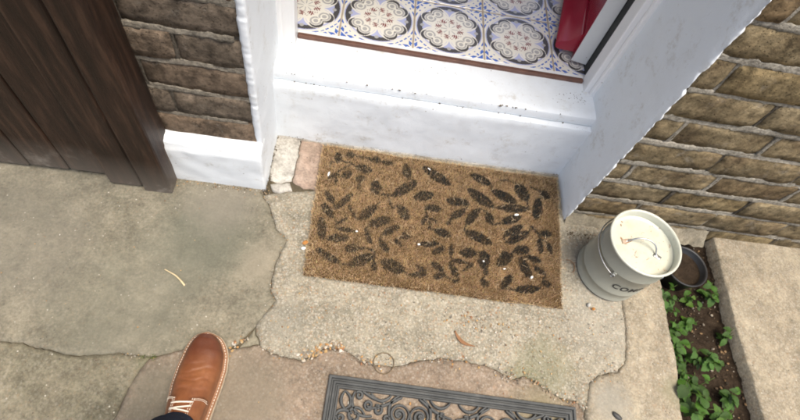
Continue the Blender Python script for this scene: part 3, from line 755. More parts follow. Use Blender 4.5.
# ------------------------------------------------------------------ rubber scroll mat
M_rub = NT('dark_rubber', .62, .35); _a = M_rub.noise(30, 5, .7)
M_rub.color(M_rub.ramp(_a, [(.35, (.040, .042, .042)), (.6, (.060, .063, .062)), (.8, (.105, .105, .098))])); M_rub.bump(M_rub.noise(250, 3, .6), .0004); M_rub = M_rub.m
RW, RD = .593, .36
rm = thing('rubber_mat', 'dark grey rubber mat of open scrollwork lying on the reddish concrete', 'mat', (.5295, -.6655, .0), R(-2.4))
def rect_rail(inset, w, h, z=0.0):
    """mitred rectangular rail; rounded top"""
    pts = []
    sec = [(0, 0), (0, h * .7), (w * .18, h), (w * .82, h), (w, h * .7), (w, 0)]
    V = []; F = []
    for (sx, sy) in ((-1, 0), (1, 0), (1, -1), (-1, -1)):
        for (o, zz) in sec:
            x = sx * (RW / 2 - inset - o); y = -(inset + o) if sy == 0 else -(RD - inset - o)
            V.append((x, y, zz + z))
    n = len(sec)
    for i in range(4):
        for k in range(n): F.append((i * n + k, i * n + (k + 1) % n, ((i + 1) % 4) * n + (k + 1) % n, ((i + 1) % 4) * n + k))
    return V, F
V, F = joinvf([rect_rail(0, .0075, .0085), rect_rail(.0075, .0045, .0045), rect_rail(.012, .0065, .0080), rect_rail(.0185, .004, .0045), rect_rail(.0225, .0055, .0075)])
rb = pyd('border', V, F, M_rub, rm); bm = bmesh.new(); bm.from_mesh(rb.data); bmesh.ops.recalc_face_normals(bm, faces=bm.faces); bm.to_mesh(rb.data); bm.free()
V, F = joinvf([rect_rail(.098, .006, .0075), rect_rail(.104, .004, .0045)]); ir = pyd('inner_border', V, F, M_rub, rm)
bm = bmesh.new(); bm.from_mesh(ir.data); bmesh.ops.recalc_face_normals(bm, faces=bm.faces); bm.to_mesh(ir.data); bm.free()
def sweep2(pts, w=.0076, h=.0085, taper=True):
    pts = [Vector((a, b)) for a, b in pts]; n = len(pts); V = []; F = []
    sec = [(-1, 0), (-1, .62), (-.55, 1), (.55, 1), (1, .62), (1, 0)]
    for i, p in enumerate(pts):
        t = (pts[min(i + 1, n - 1)] - pts[max(i - 1, 0)]).normalized(); s = Vector((-t.y, t.x))
        k = 1.0
        if taper: k = .62 + .38 * math.sin(math.pi * min(1, max(0, i / (n - 1))))
        for a, z in sec:
            q = p + s * a * w / 2 * k; V.append((q.x, q.y, h * z))
    m = len(sec)
    for i in range(n - 1):
        for k in range(m - 1): F.append((i * m + k, i * m + k + 1, (i + 1) * m + k + 1, (i + 1) * m + k))
    F += [tuple(range(m)), tuple((n - 1) * m + k for k in range(m))[::-1]]
    return V, F
def spiral(cx, cy, r0, r1, a0, turns, n=44):
    return [(cx + (r0 + (r1 - r0) * (i / n) ** .85) * math.cos(a0 + turns * 2 * math.pi * i / n), cy + (r0 + (r1 - r0) * (i / n) ** .85) * math.sin(a0 + turns * 2 * math.pi * i / n)) for i in range(n + 1)]
def bez(p0, p1, p2, p3, n=18):
    return [tuple(((1 - t) ** 3 * np.array(p0) + 3 * (1 - t) ** 2 * t * np.array(p1) + 3 * (1 - t) * t * t * np.array(p2) + t ** 3 * np.array(p3))) for t in [i / n for i in range(n + 1)]]
def blob_end(x, y, r=.0052): return [(x + r * math.cos(a) * .25, y + r * math.sin(a) * .25) for a in np.linspace(0, 4, 8)]
BAND = .072                                                  # between border and inner border
unit = []                                                    # strokes of one half-unit, x>0, y from 0 (outer) to -BAND
unit.append(spiral(.0245, -.040, .0235, .0035, math.pi * .95, -1.9))         # big volute
unit.append(spiral(.0245, -.040, .0040, .0020, 0, 1.0, 10))
unit.append(bez((.0012, -.036), (.002, -.062), (.018, -.072), (.030, -.0735)))
unit.append(bez((.046, -.048), (.052, -.030), (.046, -.010), (.028, -.0005)))
unit.append(bez((.020, -.002), (.034, -.010), (.060, -.030), (.098, -.036)))
unit.append(bez((.046, -.001), (.056, -.018), (.078, -.022), (.092, -.002)))  # upper festoon
unit.append(spiral(.073, -.036, .0115, .0030, math.pi * .3, 1.25, 24))        # small curl
unit.append(bez((.050, -.073), (.062, -.060), (.080, -.056), (.099, -.062)))
unit.append(spiral(.052, -.052, .0080, .0025, math.pi * 1.2, -1.1, 18)); unit.append(spiral(.047, -.066, .0065, .0022, math.pi * .6, 1.1, 18))
corner = [spiral(-.263 + .037, -.0535, .021, .0035, math.pi * .05, 1.3), bez((-.255, -.004), (-.266, -.020), (-.262, -.034), (-.250, -.042)), bez((-.255, -.004), (-.236, -.014), (-.232, -.034), (-.250, -.042)),
          bez((-.268, -.060), (-.270, -.044), (-.248, -.040), (-.232, -.050)), spiral(-.258, -.061, .010, .003, math.pi * .9, 1.2, 20),
          bez((-.232, -.003), (-.246, -.030), (-.224, -.062), (-.188, -.050)), spiral(-.222, -.010, .009, .003, math.pi * .8, -1.1, 18), bez((-.215, -.001), (-.205, -.004), (-.19, -.014), (-.165, -.018)),
          spiral(-.198, -.028, .0115, .003, math.pi * 1.7, -1.3, 22), bez((-.232, -.058), (-.228, -.070), (-.226, -.08), (-.227, -.10))]
def strokes_to_mesh(S, name): return [sweep2(s) for s in S]
def add_scroll(parts, f):
    for V_, F_ in parts:
        V2 = [f(p) for p in V_]; o = pyd('scroll', V2, F_, M_rub, rm, False)
        b = bmesh.new(); b.from_mesh(o.data); bmesh.ops.recalc_face_normals(b, faces=b.faces); b.to_mesh(o.data); b.free()
U = strokes_to_mesh(unit, 'u'); CN = strokes_to_mesh(corner, 'c')
y0 = -.0275
for ax in (-.103, .103):
    for sx in (-1, 1):
        add_scroll(U, lambda p: (ax + sx * p[0], y0 + p[1], p[2] + .0006 * sx))
        add_scroll(U, lambda p: (ax + sx * p[0], -RD - y0 - p[1], p[2] + .0006 * sx))
for sx in (1, -1):
    add_scroll(CN, lambda p: (sx * p[0], y0 + p[1], p[2])); add_scroll(CN, lambda p: (sx * p[0], -RD - y0 - p[1], p[2]))
for sx in (-1, 1):                                            # side bands
    add_scroll(U, lambda p: (sx * (RW / 2 - .0275 + p[1]), -RD / 2 + p[0] * .6, p[2])); add_scroll(U, lambda p: (sx * (RW / 2 - .0275 + p[1]), -RD / 2 - p[0] * .6, p[2]))
for k in range(5):                                            # middle panel
    cx = -.144 + .072 * k
    add_scroll([sweep2(spiral(cx, -RD / 2 + .02, .030, .004, math.pi * .5, 1.6)), sweep2(spiral(cx + .03, -RD / 2 - .03, .028, .004, -math.pi * .5, 1.6))], lambda p: p)

# ------------------------------------------------------------------ compost tin
def enamel(name, c, rust=.0):
    m = NT(name, .3, .5)
    col = m.mix(m.ramp(m.noise(14, 5, .7), [(.35, 0), (.75, .35)]), c, tuple(x * .82 for x in c))
    if rust:
        r1 = m.ramp(m.noise(55, 6, .75, dist=.8), [(.60, 0), (.635, 1)]); col = m.mix(m.math('MULTIPLY', r1, rust), col, (.22, .10, .04))
        r2 = m.ramp(m.noise(20, 6, .7), [(.52, 0), (.70, .45)]); col = m.mix(m.math('MULTIPLY', r2, rust), col, (.50, .40, .26))
    m.color(col); m.bump(m.noise(18, 3, .5), .001, .5); return m.m
M_tin = enamel('sage_enamel', (.30, .302, .25)); M_cream = enamel('cream_enamel', (.50, .51, .42), 1.0); M_rim = enamel('cream_rim', (.52, .53, .45), .25)
M_wire = plain('galvanised_wire', (.52, .53, .53), .35, .5, 1.0, var=.3, scale=120); M_rust = plain('rusty_wire', (.30, .15, .07), .85, .2, c2=(.45, .40, .33), scale=160)
tin = thing('compost_tin', 'sage enamel compost tin with cream lid standing by the brick wall', 'tin', (.966, -.3065, .003), 0)
H_ = .188; r = .0885
body = [(.0, .004), (r - .004, .004), (r - .0015, .0), (r, .0015), (r + .0018, .004), (r + .0018, .007), (r, .009), (r, .042), (r + .0022, .0445), (r + .0022, .047), (r, .0495), (r + .0004, .132), (r + .0026, .1345), (r + .0026, .137), (r + .0008, .1395), (r + .0018, .1855)]
V, F = lathe(body, 96); pyd('body', V, F, M_tin, tin, True)
V, F = lathe([(r + .0014, .182), (r + .0038, .1845), (r + .0046, .1872), (r + .0036, .1900), (r + .0012, .1910), (r - .0014, .1895), (r - .0026, .1860), (r - .0026, .160)], 96); pyd('rim', V, F, M_rim, tin, True)
lid = pyd('lid', *lathe([(.0001, .1675), (.03, .1680), (.055, .1675), (.072, .1655), (.079, .1640), (.0825, .1670), (.0858, .1670)], 96), M_cream, tin, True)
# lid handle: bent wire loop between two riveted tabs
hp = [(-.041, .010, .1775), (-.036, .011, .179), (-.028, .012, .187), (-.014, .013, .196), (.004, .010, .200), (.020, .003, .198), (.029, -.006, .191), (.032, -.013, .183), (.034, -.019, .1785), (.036, -.022, .1778)]
hp = [(x, y - .004, z - .009) for x, y, z in hp]
def smooth_pts(p, k=4):
    p = [Vector(q) for q in p]; out = []
    for i in range(len(p) - 1):
        a, b, c, d = p[max(i - 1, 0)], p[i], p[i + 1], p[min(i + 2, len(p) - 1)]
        for j in range(k):
            t = j / k; out.append(.5 * ((2 * b) + (c - a) * t + (2 * a - 5 * b + 4 * c - d) * t * t + (3 * b - a - 3 * c + d) * t ** 3))
    return out + [p[-1]]
V, F = tube(smooth_pts(hp), .0021, 8); pyd('handle', V, F, M_wire, lid, True)
for (x, y, rz) in ((-.042, .006, .3), (.036, -.026, -.6)):
    b = box_bm(-.010, .010, -.0055, .0055, 0, .0035, .0015, 2); rough_bm(b, .0008, 200, .006)
    o = from_bm(b, 'handle_tab', M_rust if x < 0 else M_wire, lid, True); o.location = (x, y, .1665); o.rotation_euler = (0, 0, rz)
b = bmesh.new(); bmesh.ops.create_icosphere(b, subdivisions=2, radius=.0042); rough_bm(b, .0014, 180, .01); o = from_bm(b, 'rust_lump', M_rust, lid, True); o.location = (-.030, .009, .1725)
# bail handle hanging on the left side
bail = []
for i in range(33):
    t = i / 32; a = R(160) + t * R(62)                        # hangs against the body, seen from the front left
    bail.append((math.cos(a) * (r + .0045), math.sin(a) * (r + .0045), .150 - .055 * math.sin(math.pi * min(1, t * 1.0)) * .35 - .022 * t))
BA, BB = R(228), R(-38)
pts = []
for i in range(41):
    t = i / 40; a = BA + (BB - BA) * t                        # falls from the front lug round the back to the other lug
    sag = math.sin(math.pi * t)
    pts.append((math.cos(a) * (r + .0045 + .003 * sag), math.sin(a) * (r + .0045 + .003 * sag), .122 + .018 * sag))
V, F = tube(pts, .0019, 8); pyd('bail_handle', V, F, M_wire, tin, True)
for a in (BA, BB):
    b = box_bm(-.005, .005, -.0045, .0, -.012, .010, .0018, 2)
    o = from_bm(b, 'handle_lug', M_tin, tin, True); o.location = (math.cos(a) * (r + .0002), math.sin(a) * (r + .0002), .124); o.rotation_euler = (0, 0, a + math.pi / 2)
    V, F = tube([(math.cos(a) * (r + .0065), math.sin(a) * (r + .0065), .124 + .006 * math.sin(k) - .004) if False else (math.cos(a) * (r + .0055) + .006 * math.cos(k) * -math.sin(a), math.sin(a) * (r + .0055) + .006 * math.cos(k) * math.cos(a), .121 + .006 * math.sin(k)) for k in np.linspace(0, 2 * math.pi, 14)[:-1]], .0016, 6, True)
    pyd('handle_eye', V, F, M_wire, tin, True)
# lettering wrapped round the front
tcu = bpy.data.curves.new('t', 'FONT'); tcu.body = 'COMPOST'; tcu.size = .030; tcu.align_x = 'CENTER'; tcu.space_character = 1.12; tcu.offset = .0006; tcu.resolution_u = 4
to = bpy.data.objects.new('t', tcu); C.objects.link(to); bpy.context.view_layer.update()
tm = bpy.data.meshes.new_from_object(to.evaluated_get(bpy.context.evaluated_depsgraph_get())); bpy.data.objects.remove(to)
bm = bmesh.new(); bm.from_mesh(tm)
for _ in range(3):
    es = [e for e in bm.edges if e.calc_length() > .005]
    if es: bmesh.ops.subdivide_edges(bm, edges=es, cuts=1)
xs = [q.co.x for q in bm.verts]; xc = (min(xs) + max(xs)) / 2
for q in bm.verts:
    a = R(-74) + (q.co.x - xc) * .92 / (r + .001); q.co = Vector((math.cos(a) * (r + .0011), math.sin(a) * (r + .0011), .074 + q.co.y))
from_bm(bm, 'lettering', plain('black_print', (.03, .03, .03), .6, .3), tin)

# ------------------------------------------------------------------ timber post and gate, left
post = thing('timber_post', 'dark stained square timber post standing against the brick beside the white plinth', 'post', (-.265, -.194, 0))
b = box_bm(-.036, .035, -.040, .0425, -.02, 1.25, .006, 2); rough_bm(b, .0012, 18, .06, 2); from_bm(b, 'shaft', M_wood, post, False)
from_bm(box_bm(-.042, .041, -.046, .0425, 1.25, 1.275, .004, 2), 'cap', M_wood, post)
gate = thing('timber_gate', 'dark stained boarded timber gate folded back against the wall beside the post', 'gate', (-.303, -.19, 0))
b = box_bm(-.085, -.002, -.038, .004, .004, 1.15, .008, 3); rough_bm(b, .001, 15, .08, 4); from_bm(b, 'stile', M_wood, gate)
for z in (.12, .62, 1.05): from_bm(box_bm(-.95, -.086, .006, .03, z, z + .09, .003), 'rail', M_wood, gate)
bdm = []
for k in range(9):
    x1 = -.0875 - k * .0985; b = box_bm(x1 - .0945, x1, -.020, .0045, .012 + random.uniform(-.004, .006), 1.13, .004, 2)
    from_bm(b, 'board', M_wood, gate)

# ------------------------------------------------------------------ person: one foot and leg
def leather():
    m = NT('tan_leather', .36, .5); a = m.noise(13, 5, .65); col = m.ramp(a, [(.3, (.125, .042, .018)), (.55, (.20, .074, .029)), (.75, (.265, .112, .047))])
    sx = m.n('ShaderNodeSeparateXYZ'); m.l(m.vec, sx.inputs[0])
    toe = m.ramp(sx.outputs[1], [(.045, 1), (.095, 0)]); rv = m.math('MULTIPLY', toe, .75)           # burnished toe (y runs from toe to heel)
    col = m.mix(rv, col, (.075, .021, .011)); v = m.noise(120, 4, .6)
    col = m.mix(.2, col, m.ramp(v, [(.3, .3), (.7, .7)]), 'OVERLAY'); m.color(col)
    m.l(m.ramp(m.noise(40, 4, .6), [(.3, .28), (.7, .46)]), m.p.inputs['Roughness'])
    m.bump(m.noise(300, 3, .6), .0004); m.bump(m.noise(45, 4, .6), .0006); return m.m
M_leather = leather(); M_welt = plain('tan_welt', (.25, .115, .05), .5, .4, var=.3, scale=90); M_sole = plain('pale_crepe_sole', (.38, .31, .225), .8, .2, var=.35, scale=120); M_thread = plain('cream_thread', (.68, .62, .52), .8, .2)
person = thing('person', 'foot in a tan leather lace-up shoe with dark blue jeans standing on the concrete', 'person', (-.048, -.588, -.001))
RS = [(0, 0), (.005, .019), (.012, .0325), (.025, .0425), (.045, .0505), (.08, .0555), (.12, .0530), (.18, .0460), (.23, .0400), (.27, .0360), (.287, .027), (.297, .012), (.300, 0)]
LS = [(0, 0), (.005, -.017), (.012, -.0275), (.025, -.0370), (.045, -.0450), (.08, -.0500), (.12, -.0515), (.18, -.0450), (.23, -.0390), (.27, -.036), (.287, -.028), (.297, -.013), (.300, 0)]
SKEW = [(0, -.004), (.05, 0), (.3, -.008)]
def ip(T, s): return float(np.interp(s, [t[0] for t in T], [t[1] for t in T]))
def outline(inset, n=72):
    ss = [.15 * (1 - math.cos(math.pi * i / n)) for i in range(n + 1)]
    pr_ = [Vector((ip(RS, s) + ip(SKEW, s), s)) for s in ss]; pl = [Vector((ip(LS, s) + ip(SKEW, s), s)) for s in ss]
    ring = pr_ + pl[-2:0:-1]; out = []; N = len(ring)
    sm = ring
    for _ in range(3): sm = [(sm[i - 1] + sm[i] * 2 + sm[(i + 1) % N]) / 4 for i in range(N)]
    for i in range(N):
        t = (sm[(i + 1) % N] - sm[i - 1]).normalized(); nn = Vector((-t.y, t.x))
        c = Vector((-.0, .15)); 
        if nn.dot(c - sm[i]) < 0: nn = -nn
        out.append(sm[i] + nn * inset)
    return out
def prism(ring_list, name, m, par):
    V = []; F = []; N = len(ring_list[0][0])
    for ring, z in ring_list:
        for p in ring: V.append((p.x, p.y, z + .010 * max(0, (.06 - p.y) / .06) ** 2 * .6))
    for k in range(len(ring_list) - 1):
        for i in range(N): F.append((k * N + i, k * N + (i + 1) % N, (k + 1) * N + (i + 1) % N, (k + 1) * N + i))
    F += [tuple(range(N))[::-1], tuple((len(ring_list) - 1) * N + i for i in range(N))]
    b = bmesh.new(); vv_ = [b.verts.new(p) for p in V]
    for f in F: b.faces.new([vv_[i] for i in f])
    for q in b.verts: q.co.y = -q.co.y
    o = from_bm(b, name, m, par); return o
HS = [(0, .024), (.006, .034), (.02, .046), (.045, .0535), (.08, .059), (.11, .067), (.14, .078), (.17, .091), (.20, .103), (.23, .112), (.27, .116), (.295, .112), (.3, .10)]
def up(s, a, off=0.0):
    rr = ip(RS, s) + ip(SKEW, s) - .0085; ll = ip(LS, s) + ip(SKEW, s) + .0085
    if rr < ll: rr = ll = (rr + ll) / 2
    c, hw = (rr + ll) / 2, (rr - ll) / 2
    H = ip(HS, s); ca, sa = math.cos(a), math.sin(a)
    narrow = 1 - .30 * max(0, (s - .12) / .1) * sa ** 2 if s > .12 else 1
    x = c + hw * (abs(ca) ** .80) * (1 if ca > 0 else -1) * narrow; z = .018 + (H - .018) * (max(sa, 0) ** .72)
    top = max(0, sa) ** 1.5
    if .07 < s < .155:                                       # walking creases
        w = math.sin((s - .07) / .085 * math.pi) * top
        k = math.sin((s + 1.1 * (x + .01) ** 2 + .010 * nz(x, s, 3, 22)) * 165 + 2.2 * nz(x, s, 0, 30))
        z -= .0026 * w * max(0, 1 - abs(k) * 1.6) * (.55 + .9 * abs(nz(x, s, 8, 28)))
        z += .0018 * w * nz(x, s * 2.2, 6, 38)
    nv = Vector((ca, 0, sa)); 
    return Vector((x, -s, z)) + nv * off
V = []; F = []; NSs, NA = 110, 44
ss = [.0085 + (.2915 - .0085) * (i / NSs) ** 1.15 for i in range(NSs + 1)]
for s in ss:
    for k in range(NA + 1): V.append(up(s, math.pi * k / NA))
w_ = NA + 1
for i in range(NSs):
    for k in range(NA): F.append((i * w_ + k, i * w_ + k + 1, (i + 1) * w_ + k + 1, (i + 1) * w_ + k))
F.append(tuple(range(w_))); F.append(tuple(NSs * w_ + k for k in range(w_))[::-1])
for v in range(len(V)):
    s = -V[v].y; V[v].z += .006 * max(0, (.06 - s) / .06) ** 2
M_leather_node = M_leather
# texture runs along the shoe: object y is negative, so flip it for the toe burnish
for nd in M_leather.node_tree.nodes:
    if nd.type == 'SEPXYZ':
        mu = M_leather.node_tree.nodes.new('ShaderNodeMath'); mu.operation = 'MULTIPLY'; mu.inputs[1].default_value = -1
        dst = nd.outputs[1].links[0].to_socket; M_leather.node_tree.links.new(nd.outputs[1], mu.inputs[0]); M_leather.node_tree.links.new(mu.outputs[0], dst)
shoe = pyd('shoe', V, F, M_leather, person, True); shoe['label'] = 'tan leather lace-up shoe with pale welt stitching'
prism([(outline(.001), 0), (outline(-.0018), .003), (outline(-.0024), .012), (outline(-.0014), .0142)], 'sole', M_sole, shoe)
prism([(outline(.0002), .0143), (outline(.0), .0165), (outline(.0012), .0182)], 'welt', M_welt, shoe)
st = []; ring = outline(.0038, 150); acc = 0
for i in range(len(ring)):
    p, q = ring[i], ring[(i + 1) % len(ring)]; acc += (q - p).length
    if acc > .0048:
        acc = 0; d = (q - p).normalized(); c = p; z = .0186 + .006 * max(0, (.06 - c.y) / .06) ** 2
        st.append(tube([(c.x - d.x * .0017, -(c.y - d.y * .0017), z), (c.x, -c.y, z + .0006), (c.x + d.x * .0017, -(c.y + d.y * .0017), z)], .00075, 5))
V, F = joinvf(st); o = pyd('welt_stitching', V, F, M_thread, shoe); o['kind'] = 'stuff'
def patch(s0, s1, a0, a1, off, round_=.0):
    V = []; F = []; n, m = 26, 16
    for i in range(n + 1):
        for k in range(m + 1):
            s = s0 + (s1 - s0) * i / n; a = a0 + (a1 - a0) * k / m
            s_ = s + .012 * round_ * ((k / m - .5) * 2) ** 2 * (1 - i / n)
            V.append(up(s_, a, off))
    for i in range(n):
        for k in range(m): F.append((i * (m + 1) + k, i * (m + 1) + k + 1, (i + 1) * (m + 1) + k + 1, (i + 1) * (m + 1) + k))
    return V, F
for a0, a1 in ((.30, 1.33), (1.90, 2.86)):
    V, F = patch(.146, .27, a0, a1, .0022, .4); o = pyd('quarter', V, F, M_leather, shoe, True)
    sm = o.modifiers.new('solid', 'SOLIDIFY'); sm.thickness = .0022; sm.offset = -1
    ln = []
    inner = a1 if a0 < 1 else a0; outer = a0 if a0 < 1 else a1; d = -.09 if a0 < 1 else .09
    for dd in (1, 2.1):                                      # two rows of stitches along the facing and its front edge
        for j in range(24):
            s = .151 + .005 * j; ln.append(tube([up(s, inner + d * dd, .003), up(s + .0028, inner + d * dd, .003)], .0006, 4))
        for j in range(14):
            a = inner + d * dd + (outer - inner) * j / 17; a2 = a + (outer - inner) * .028; kk = lambda q: ((q - a0) / (a1 - a0) - .5) * 2
            ln.append(tube([up(.1475 + .0025 * dd + .0048 * kk(a) ** 2, a, .003), up(.1475 + .0025 * dd + .0048 * kk(a2) ** 2, a2, .003)], .0006, 4))
    V, F = joinvf(ln); o = pyd('quarter_stitching', V, F, M_thread, shoe); o['kind'] = 'stuff'
for j, (s0, s1) in enumerate(((.158, .163), (.166, .176), (.178, .173), (.186, .194), (.197, .192))):
    pts = [up(s0 + (s1 - s0) * t, 1.15 + .95 * t, .0045 + .0015 * math.sin(math.pi * t)) for t in [i / 10 for i in range(11)]]
    V, F = tube(pts, .0017, 7, flat=.7); pyd('lace', V, F, M_thread, shoe, True)
# jeans leg: rises from the shoe and leans back under the body
V = []; F = []; ns = 40; rings = [((-.004, -.262, .070), .055, .082), ((-.004, -.265, .095), .058, .083), ((-.003, -.276, .15), .061, .083), ((.0, -.30, .22), .065, .083), ((.010, -.345, .34), .070, .082), ((.018, -.39, .46), .073, .080), ((.024, -.43, .55), .075, .082), ((.028, -.46, .66), .084, .092), ((.032, -.48, .80), .092, .10), ((.034, -.49, .90), .094, .105)]
dense = []
for (c0, a0, b0_), (c1, a1, b1_) in zip(rings[:-1], rings[1:]):
    for k in range(6):
        t = k / 6; dense.append((Vector(c0).lerp(Vector(c1), t), a0 + (a1 - a0) * t, b0_ + (b1_ - b0_) * t))
dense.append((Vector(rings[-1][0]), rings[-1][1], rings[-1][2]))
for i, (c, a, b_) in enumerate(dense):
    for k in range(ns):
        an = 2 * math.pi * k / ns; f = 1 + .035 * nz(math.cos(an), math.sin(an) + i * .22, 0, 2.0) + (.03 * math.sin(i * 1.1 + 2 * math.sin(an)) if i < 14 else 0)
        slope = .020 * math.sin(an) * max(0, 1 - i / 8)       # hem drapes up over the instep
        V.append((c.x + a * f * math.cos(an), c.y + b_ * f * math.sin(an), c.z + slope))
for i in range(len(dense) - 1):
    for k in range(ns): F.append((i * ns + k, i * ns + (k + 1) % ns, (i + 1) * ns + (k + 1) % ns, (i + 1) * ns + k))
F.append(tuple((len(dense) - 1) * ns + k for k in range(ns)))
md = NT('dark_denim', .9, .15); wv = md.n('ShaderNodeTexWave'); wv.inputs['Scale'].default_value = 420; md.l(md.vec, wv.inputs['Vector'])
md.color(md.mix(.3, md.ramp(md.noise(12, 5, .6), [(.3, (.014, .019, .034)), (.7, (.034, .042, .068))]), wv.outputs['Color'], 'SOFT_LIGHT')); md.bump(wv.outputs['Fac'], .0005)
tl = pyd('trouser_leg', V, F, md.m, person, True); tl['label'] = 'dark navy denim trouser leg'
so = tl.modifiers.new('solid', 'SOLIDIFY'); so.thickness = .002

# ------------------------------------------------------------------ planting strip on the right
V = []; F = []; nx_, ny_ = 26, 140
for j in range(ny_ + 1):
    for i in range(nx_ + 1):
        x = 1.05 + .33 * i / nx_; y = -.13 - 1.3 * j / ny_
        V.append((x, y, -.045 + .012 * nz(x, y, 0, 14) + .008 * nz(x, y, 4, 45) + .004 * nz(x, y, 7, 120)))
for j in range(ny_):
    for i in range(nx_): a = j * (nx_ + 1) + i; F.append((a, a + 1, a + nx_ + 2, a + nx_ + 1))
o = pyd('planting_bed', V, F, M_soil, None, True); o['kind'] = 'structure'
def leaf_mat(name, c1, c2, c3):
    m = NT(name, .5, .4); r = m.rand(); n_ = m.noise(30, 4, .6)
    col = m.ramp(n_, [(.3, c1), (.6, c2), (.8, c3)]); col = m.mix(.7, col, m.ramp(r, [(0, (.25, .2, .2)), (.5, .5), (.85, (.62, .7, .4)), (1, (.8, .62, .3))]), 'OVERLAY')
    m.color(col); m.p.inputs['Subsurface Weight'].default_value = 0; m.bump(m.noise(140, 3, .6), .0006)
    tr = m.n('ShaderNodeBsdfTranslucent'); m.l(col, tr.inputs[0]); mx = m.n('ShaderNodeMixShader'); mx.inputs[0].default_value = .3
    m.l(m.p.outputs[0], mx.inputs[1]); m.l(tr.outputs[0], mx.inputs[2]); m.l(mx.outputs[0], m.t.nodes['Material Output'].inputs[0]); return m.m
M_leaf = leaf_mat('weed_leaf', (.03, .075, .012), (.065, .15, .022), (.12, .21, .05)); M_stem = plain('weed_stem', (.08, .12, .03), .7, .2, var=.4)
lmes = []
for q in range(4):
    V = []; F = []; n = 8
    for i in range(n + 1):
        t = i / n; w = .5 * math.sin(math.pi * min(1, t ** .75)) ** .8 * (.62 + .05 * q) + .012; zc = -.35 * t * t + .12 * t; ser = 1 + .10 * ((i % 2) * 2 - 1) * (0 < i < n)
        for k in (-1, -.5, 0, .5, 1): V.append((w * k * ser, t, zc + .16 * abs(k) * w * 1.4 + .03 * nz(t * 3 + q, k, 0, 1.5)))
    for i in range(n):
        for k in range(4): F.append((i * 5 + k, i * 5 + k + 1, (i + 1) * 5 + k + 1, (i + 1) * 5 + k))
    me = bpy.data.meshes.new('leaf'); me.from_pydata(V, [], F); me.materials.append(M_leaf); me.polygons.foreach_set('use_smooth', [True] * len(F)); me.update(); lmes.append(me)
def weed(x, y, hgt, nl, size, label):
    t = thing('weed', label, 'weed', (x, y, -.048), random.uniform(0, 6), 'weeds in the planting strip'); parts = []
    for b_ in range(max(2, nl // 4)):
        an = random.uniform(0, 6.28); rr = random.uniform(.2, .7) * hgt
        pts = [(math.cos(an) * rr * u_ ** 1.3, math.sin(an) * rr * u_ ** 1.3, hgt * u_ * random.uniform(.95, 1.05)) for u_ in [i / 6 for i in range(7)]]
        parts.append(tube(pts, .0016, 5, taper=lambda u_: 1 - .5 * u_))
        for k in range(4):
            u_ = .45 + .18 * k; ti = min(6, int(u_ * 6)); p = pts[ti]
            o = bpy.data.objects.new('leaf', random.choice(lmes)); link(o, t); o.location = p
            sz = size * random.uniform(.7, 1.15); o.scale = (sz, sz, sz); o.rotation_euler = (random.uniform(-.5, .35), random.uniform(-.3, .3), an + k * 2.3 + random.uniform(-.4, .4))
    V, F = joinvf(parts); pyd('stem', V, F, M_stem, t, True)
def wl(x, y): return 'low green weed growing close beside the plant pot' if y > -.36 else 'small green weed hugging the edge of the doorstep paving' if x < 1.165 else 'green weed at the far side of the soil strip by the path slab' if x > 1.25 else 'green weed in the middle of the soil strip between the slabs'
for (x, y, hg, nl, sz) in [(1.152, -.385, .05, 8, .022), (1.148, -.455, .055, 12, .024), (1.150, -.50, .06, 12, .024), (1.20, -.43, .05, 8, .026), (1.155, -.56, .05, 8, .022), (1.24, -.52, .07, 12, .03), (1.18, -.60, .06, 12, .028), (1.27, -.62, .06, 12, .028), (1.22, -.69, .06, 12, .03), (1.30, -.46, .05, 8, .022), (1.28, -.33, .06, 12, .026), (1.17, -.77, .07, 12, .03), (1.26, -.78, .06, 12, .028), (1.21, -.90, .06, 12, .03)]:
    weed(x, y, hg, nl + 4, sz, wl(x, y))
weed(1.128, -.648, .085, 16, .034, 'broad-leaved green weed spilling over the slab corner')
for (x, y, hg, nl, sz, lb) in [(1.146, -.345, .06, 12, .022, 'leafy weed pressed against the slab edge nearest the tin'), (1.142, -.525, .055, 12, .020, wl(1.15, -.5)), (1.145, -.605, .06, 12, .024, wl(1.15, -.5)), (1.19, -.52, .05, 12, .022, wl(1.2, -.5)), (1.22, -.36, .05, 12, .02, wl(1.2, -.3))]: weed(x, y, hg, nl, sz, lb)
pot = thing('plant_pot', 'black plastic plant pot sunk in the soil beside the compost tin', 'pot', (1.195, -.275, -.05))
M_blk = plain('black_plastic', (.018, .018, .019), .45, .4, var=.4)
V, F = lathe([(.0, .0), (.048, .0), (.058, .072), (.062, .073), (.063, .080), (.060, .081), (.056, .078), (.054, .060), (.0, .056)], 40); pyd('shell', V, F, M_blk, pot, True)
V, F = lathe([(.0001, .063), (.02, .066), (.04, .061), (.0548, .060)], 24); pyd('compost', V, F, M_soil, pot, True)

# ------------------------------------------------------------------ bits and pieces
M_straw = plain('straw', (.62, .50, .30), .7, .3, var=.3); M_dry = plain('dry_leaf', (.24, .12, .055), .7, .3, var=.4)
V, F = tube(smooth_pts([(-.191, -.444, .0032), (-.176, -.4505, .0045), (-.162, -.457, .005), (-.148, -.467, .004), (-.135, -.479, .0035)]), .0016, 6, taper=lambda t: .8 + .6 * t, flat=.6)
tag(pyd('straw', V, F, M_straw, None, True), 'bent pale straw lying on the grey concrete slab', 'straw')
V = []; F = []
for i in range(15):
    t = i / 14; p = Vector((.528, -.522)).lerp(Vector((.580, -.556)), t); p += Vector((-.6, -.8)) * .011 * math.sin(math.pi * t); w = .0042 * math.sin(math.pi * min(1, .08 + t * .92)) + .0006
    V += [(p.x - w * .5, p.y - w * .8, .0045 + .002 * t), (p.x, p.y, .0025), (p.x + w * .5, p.y + w * .8, .006)]
for i in range(14):
    for k in range(2): F.append((i * 3 + k, i * 3 + k + 1, i * 3 + k + 4, i * 3 + k + 3))
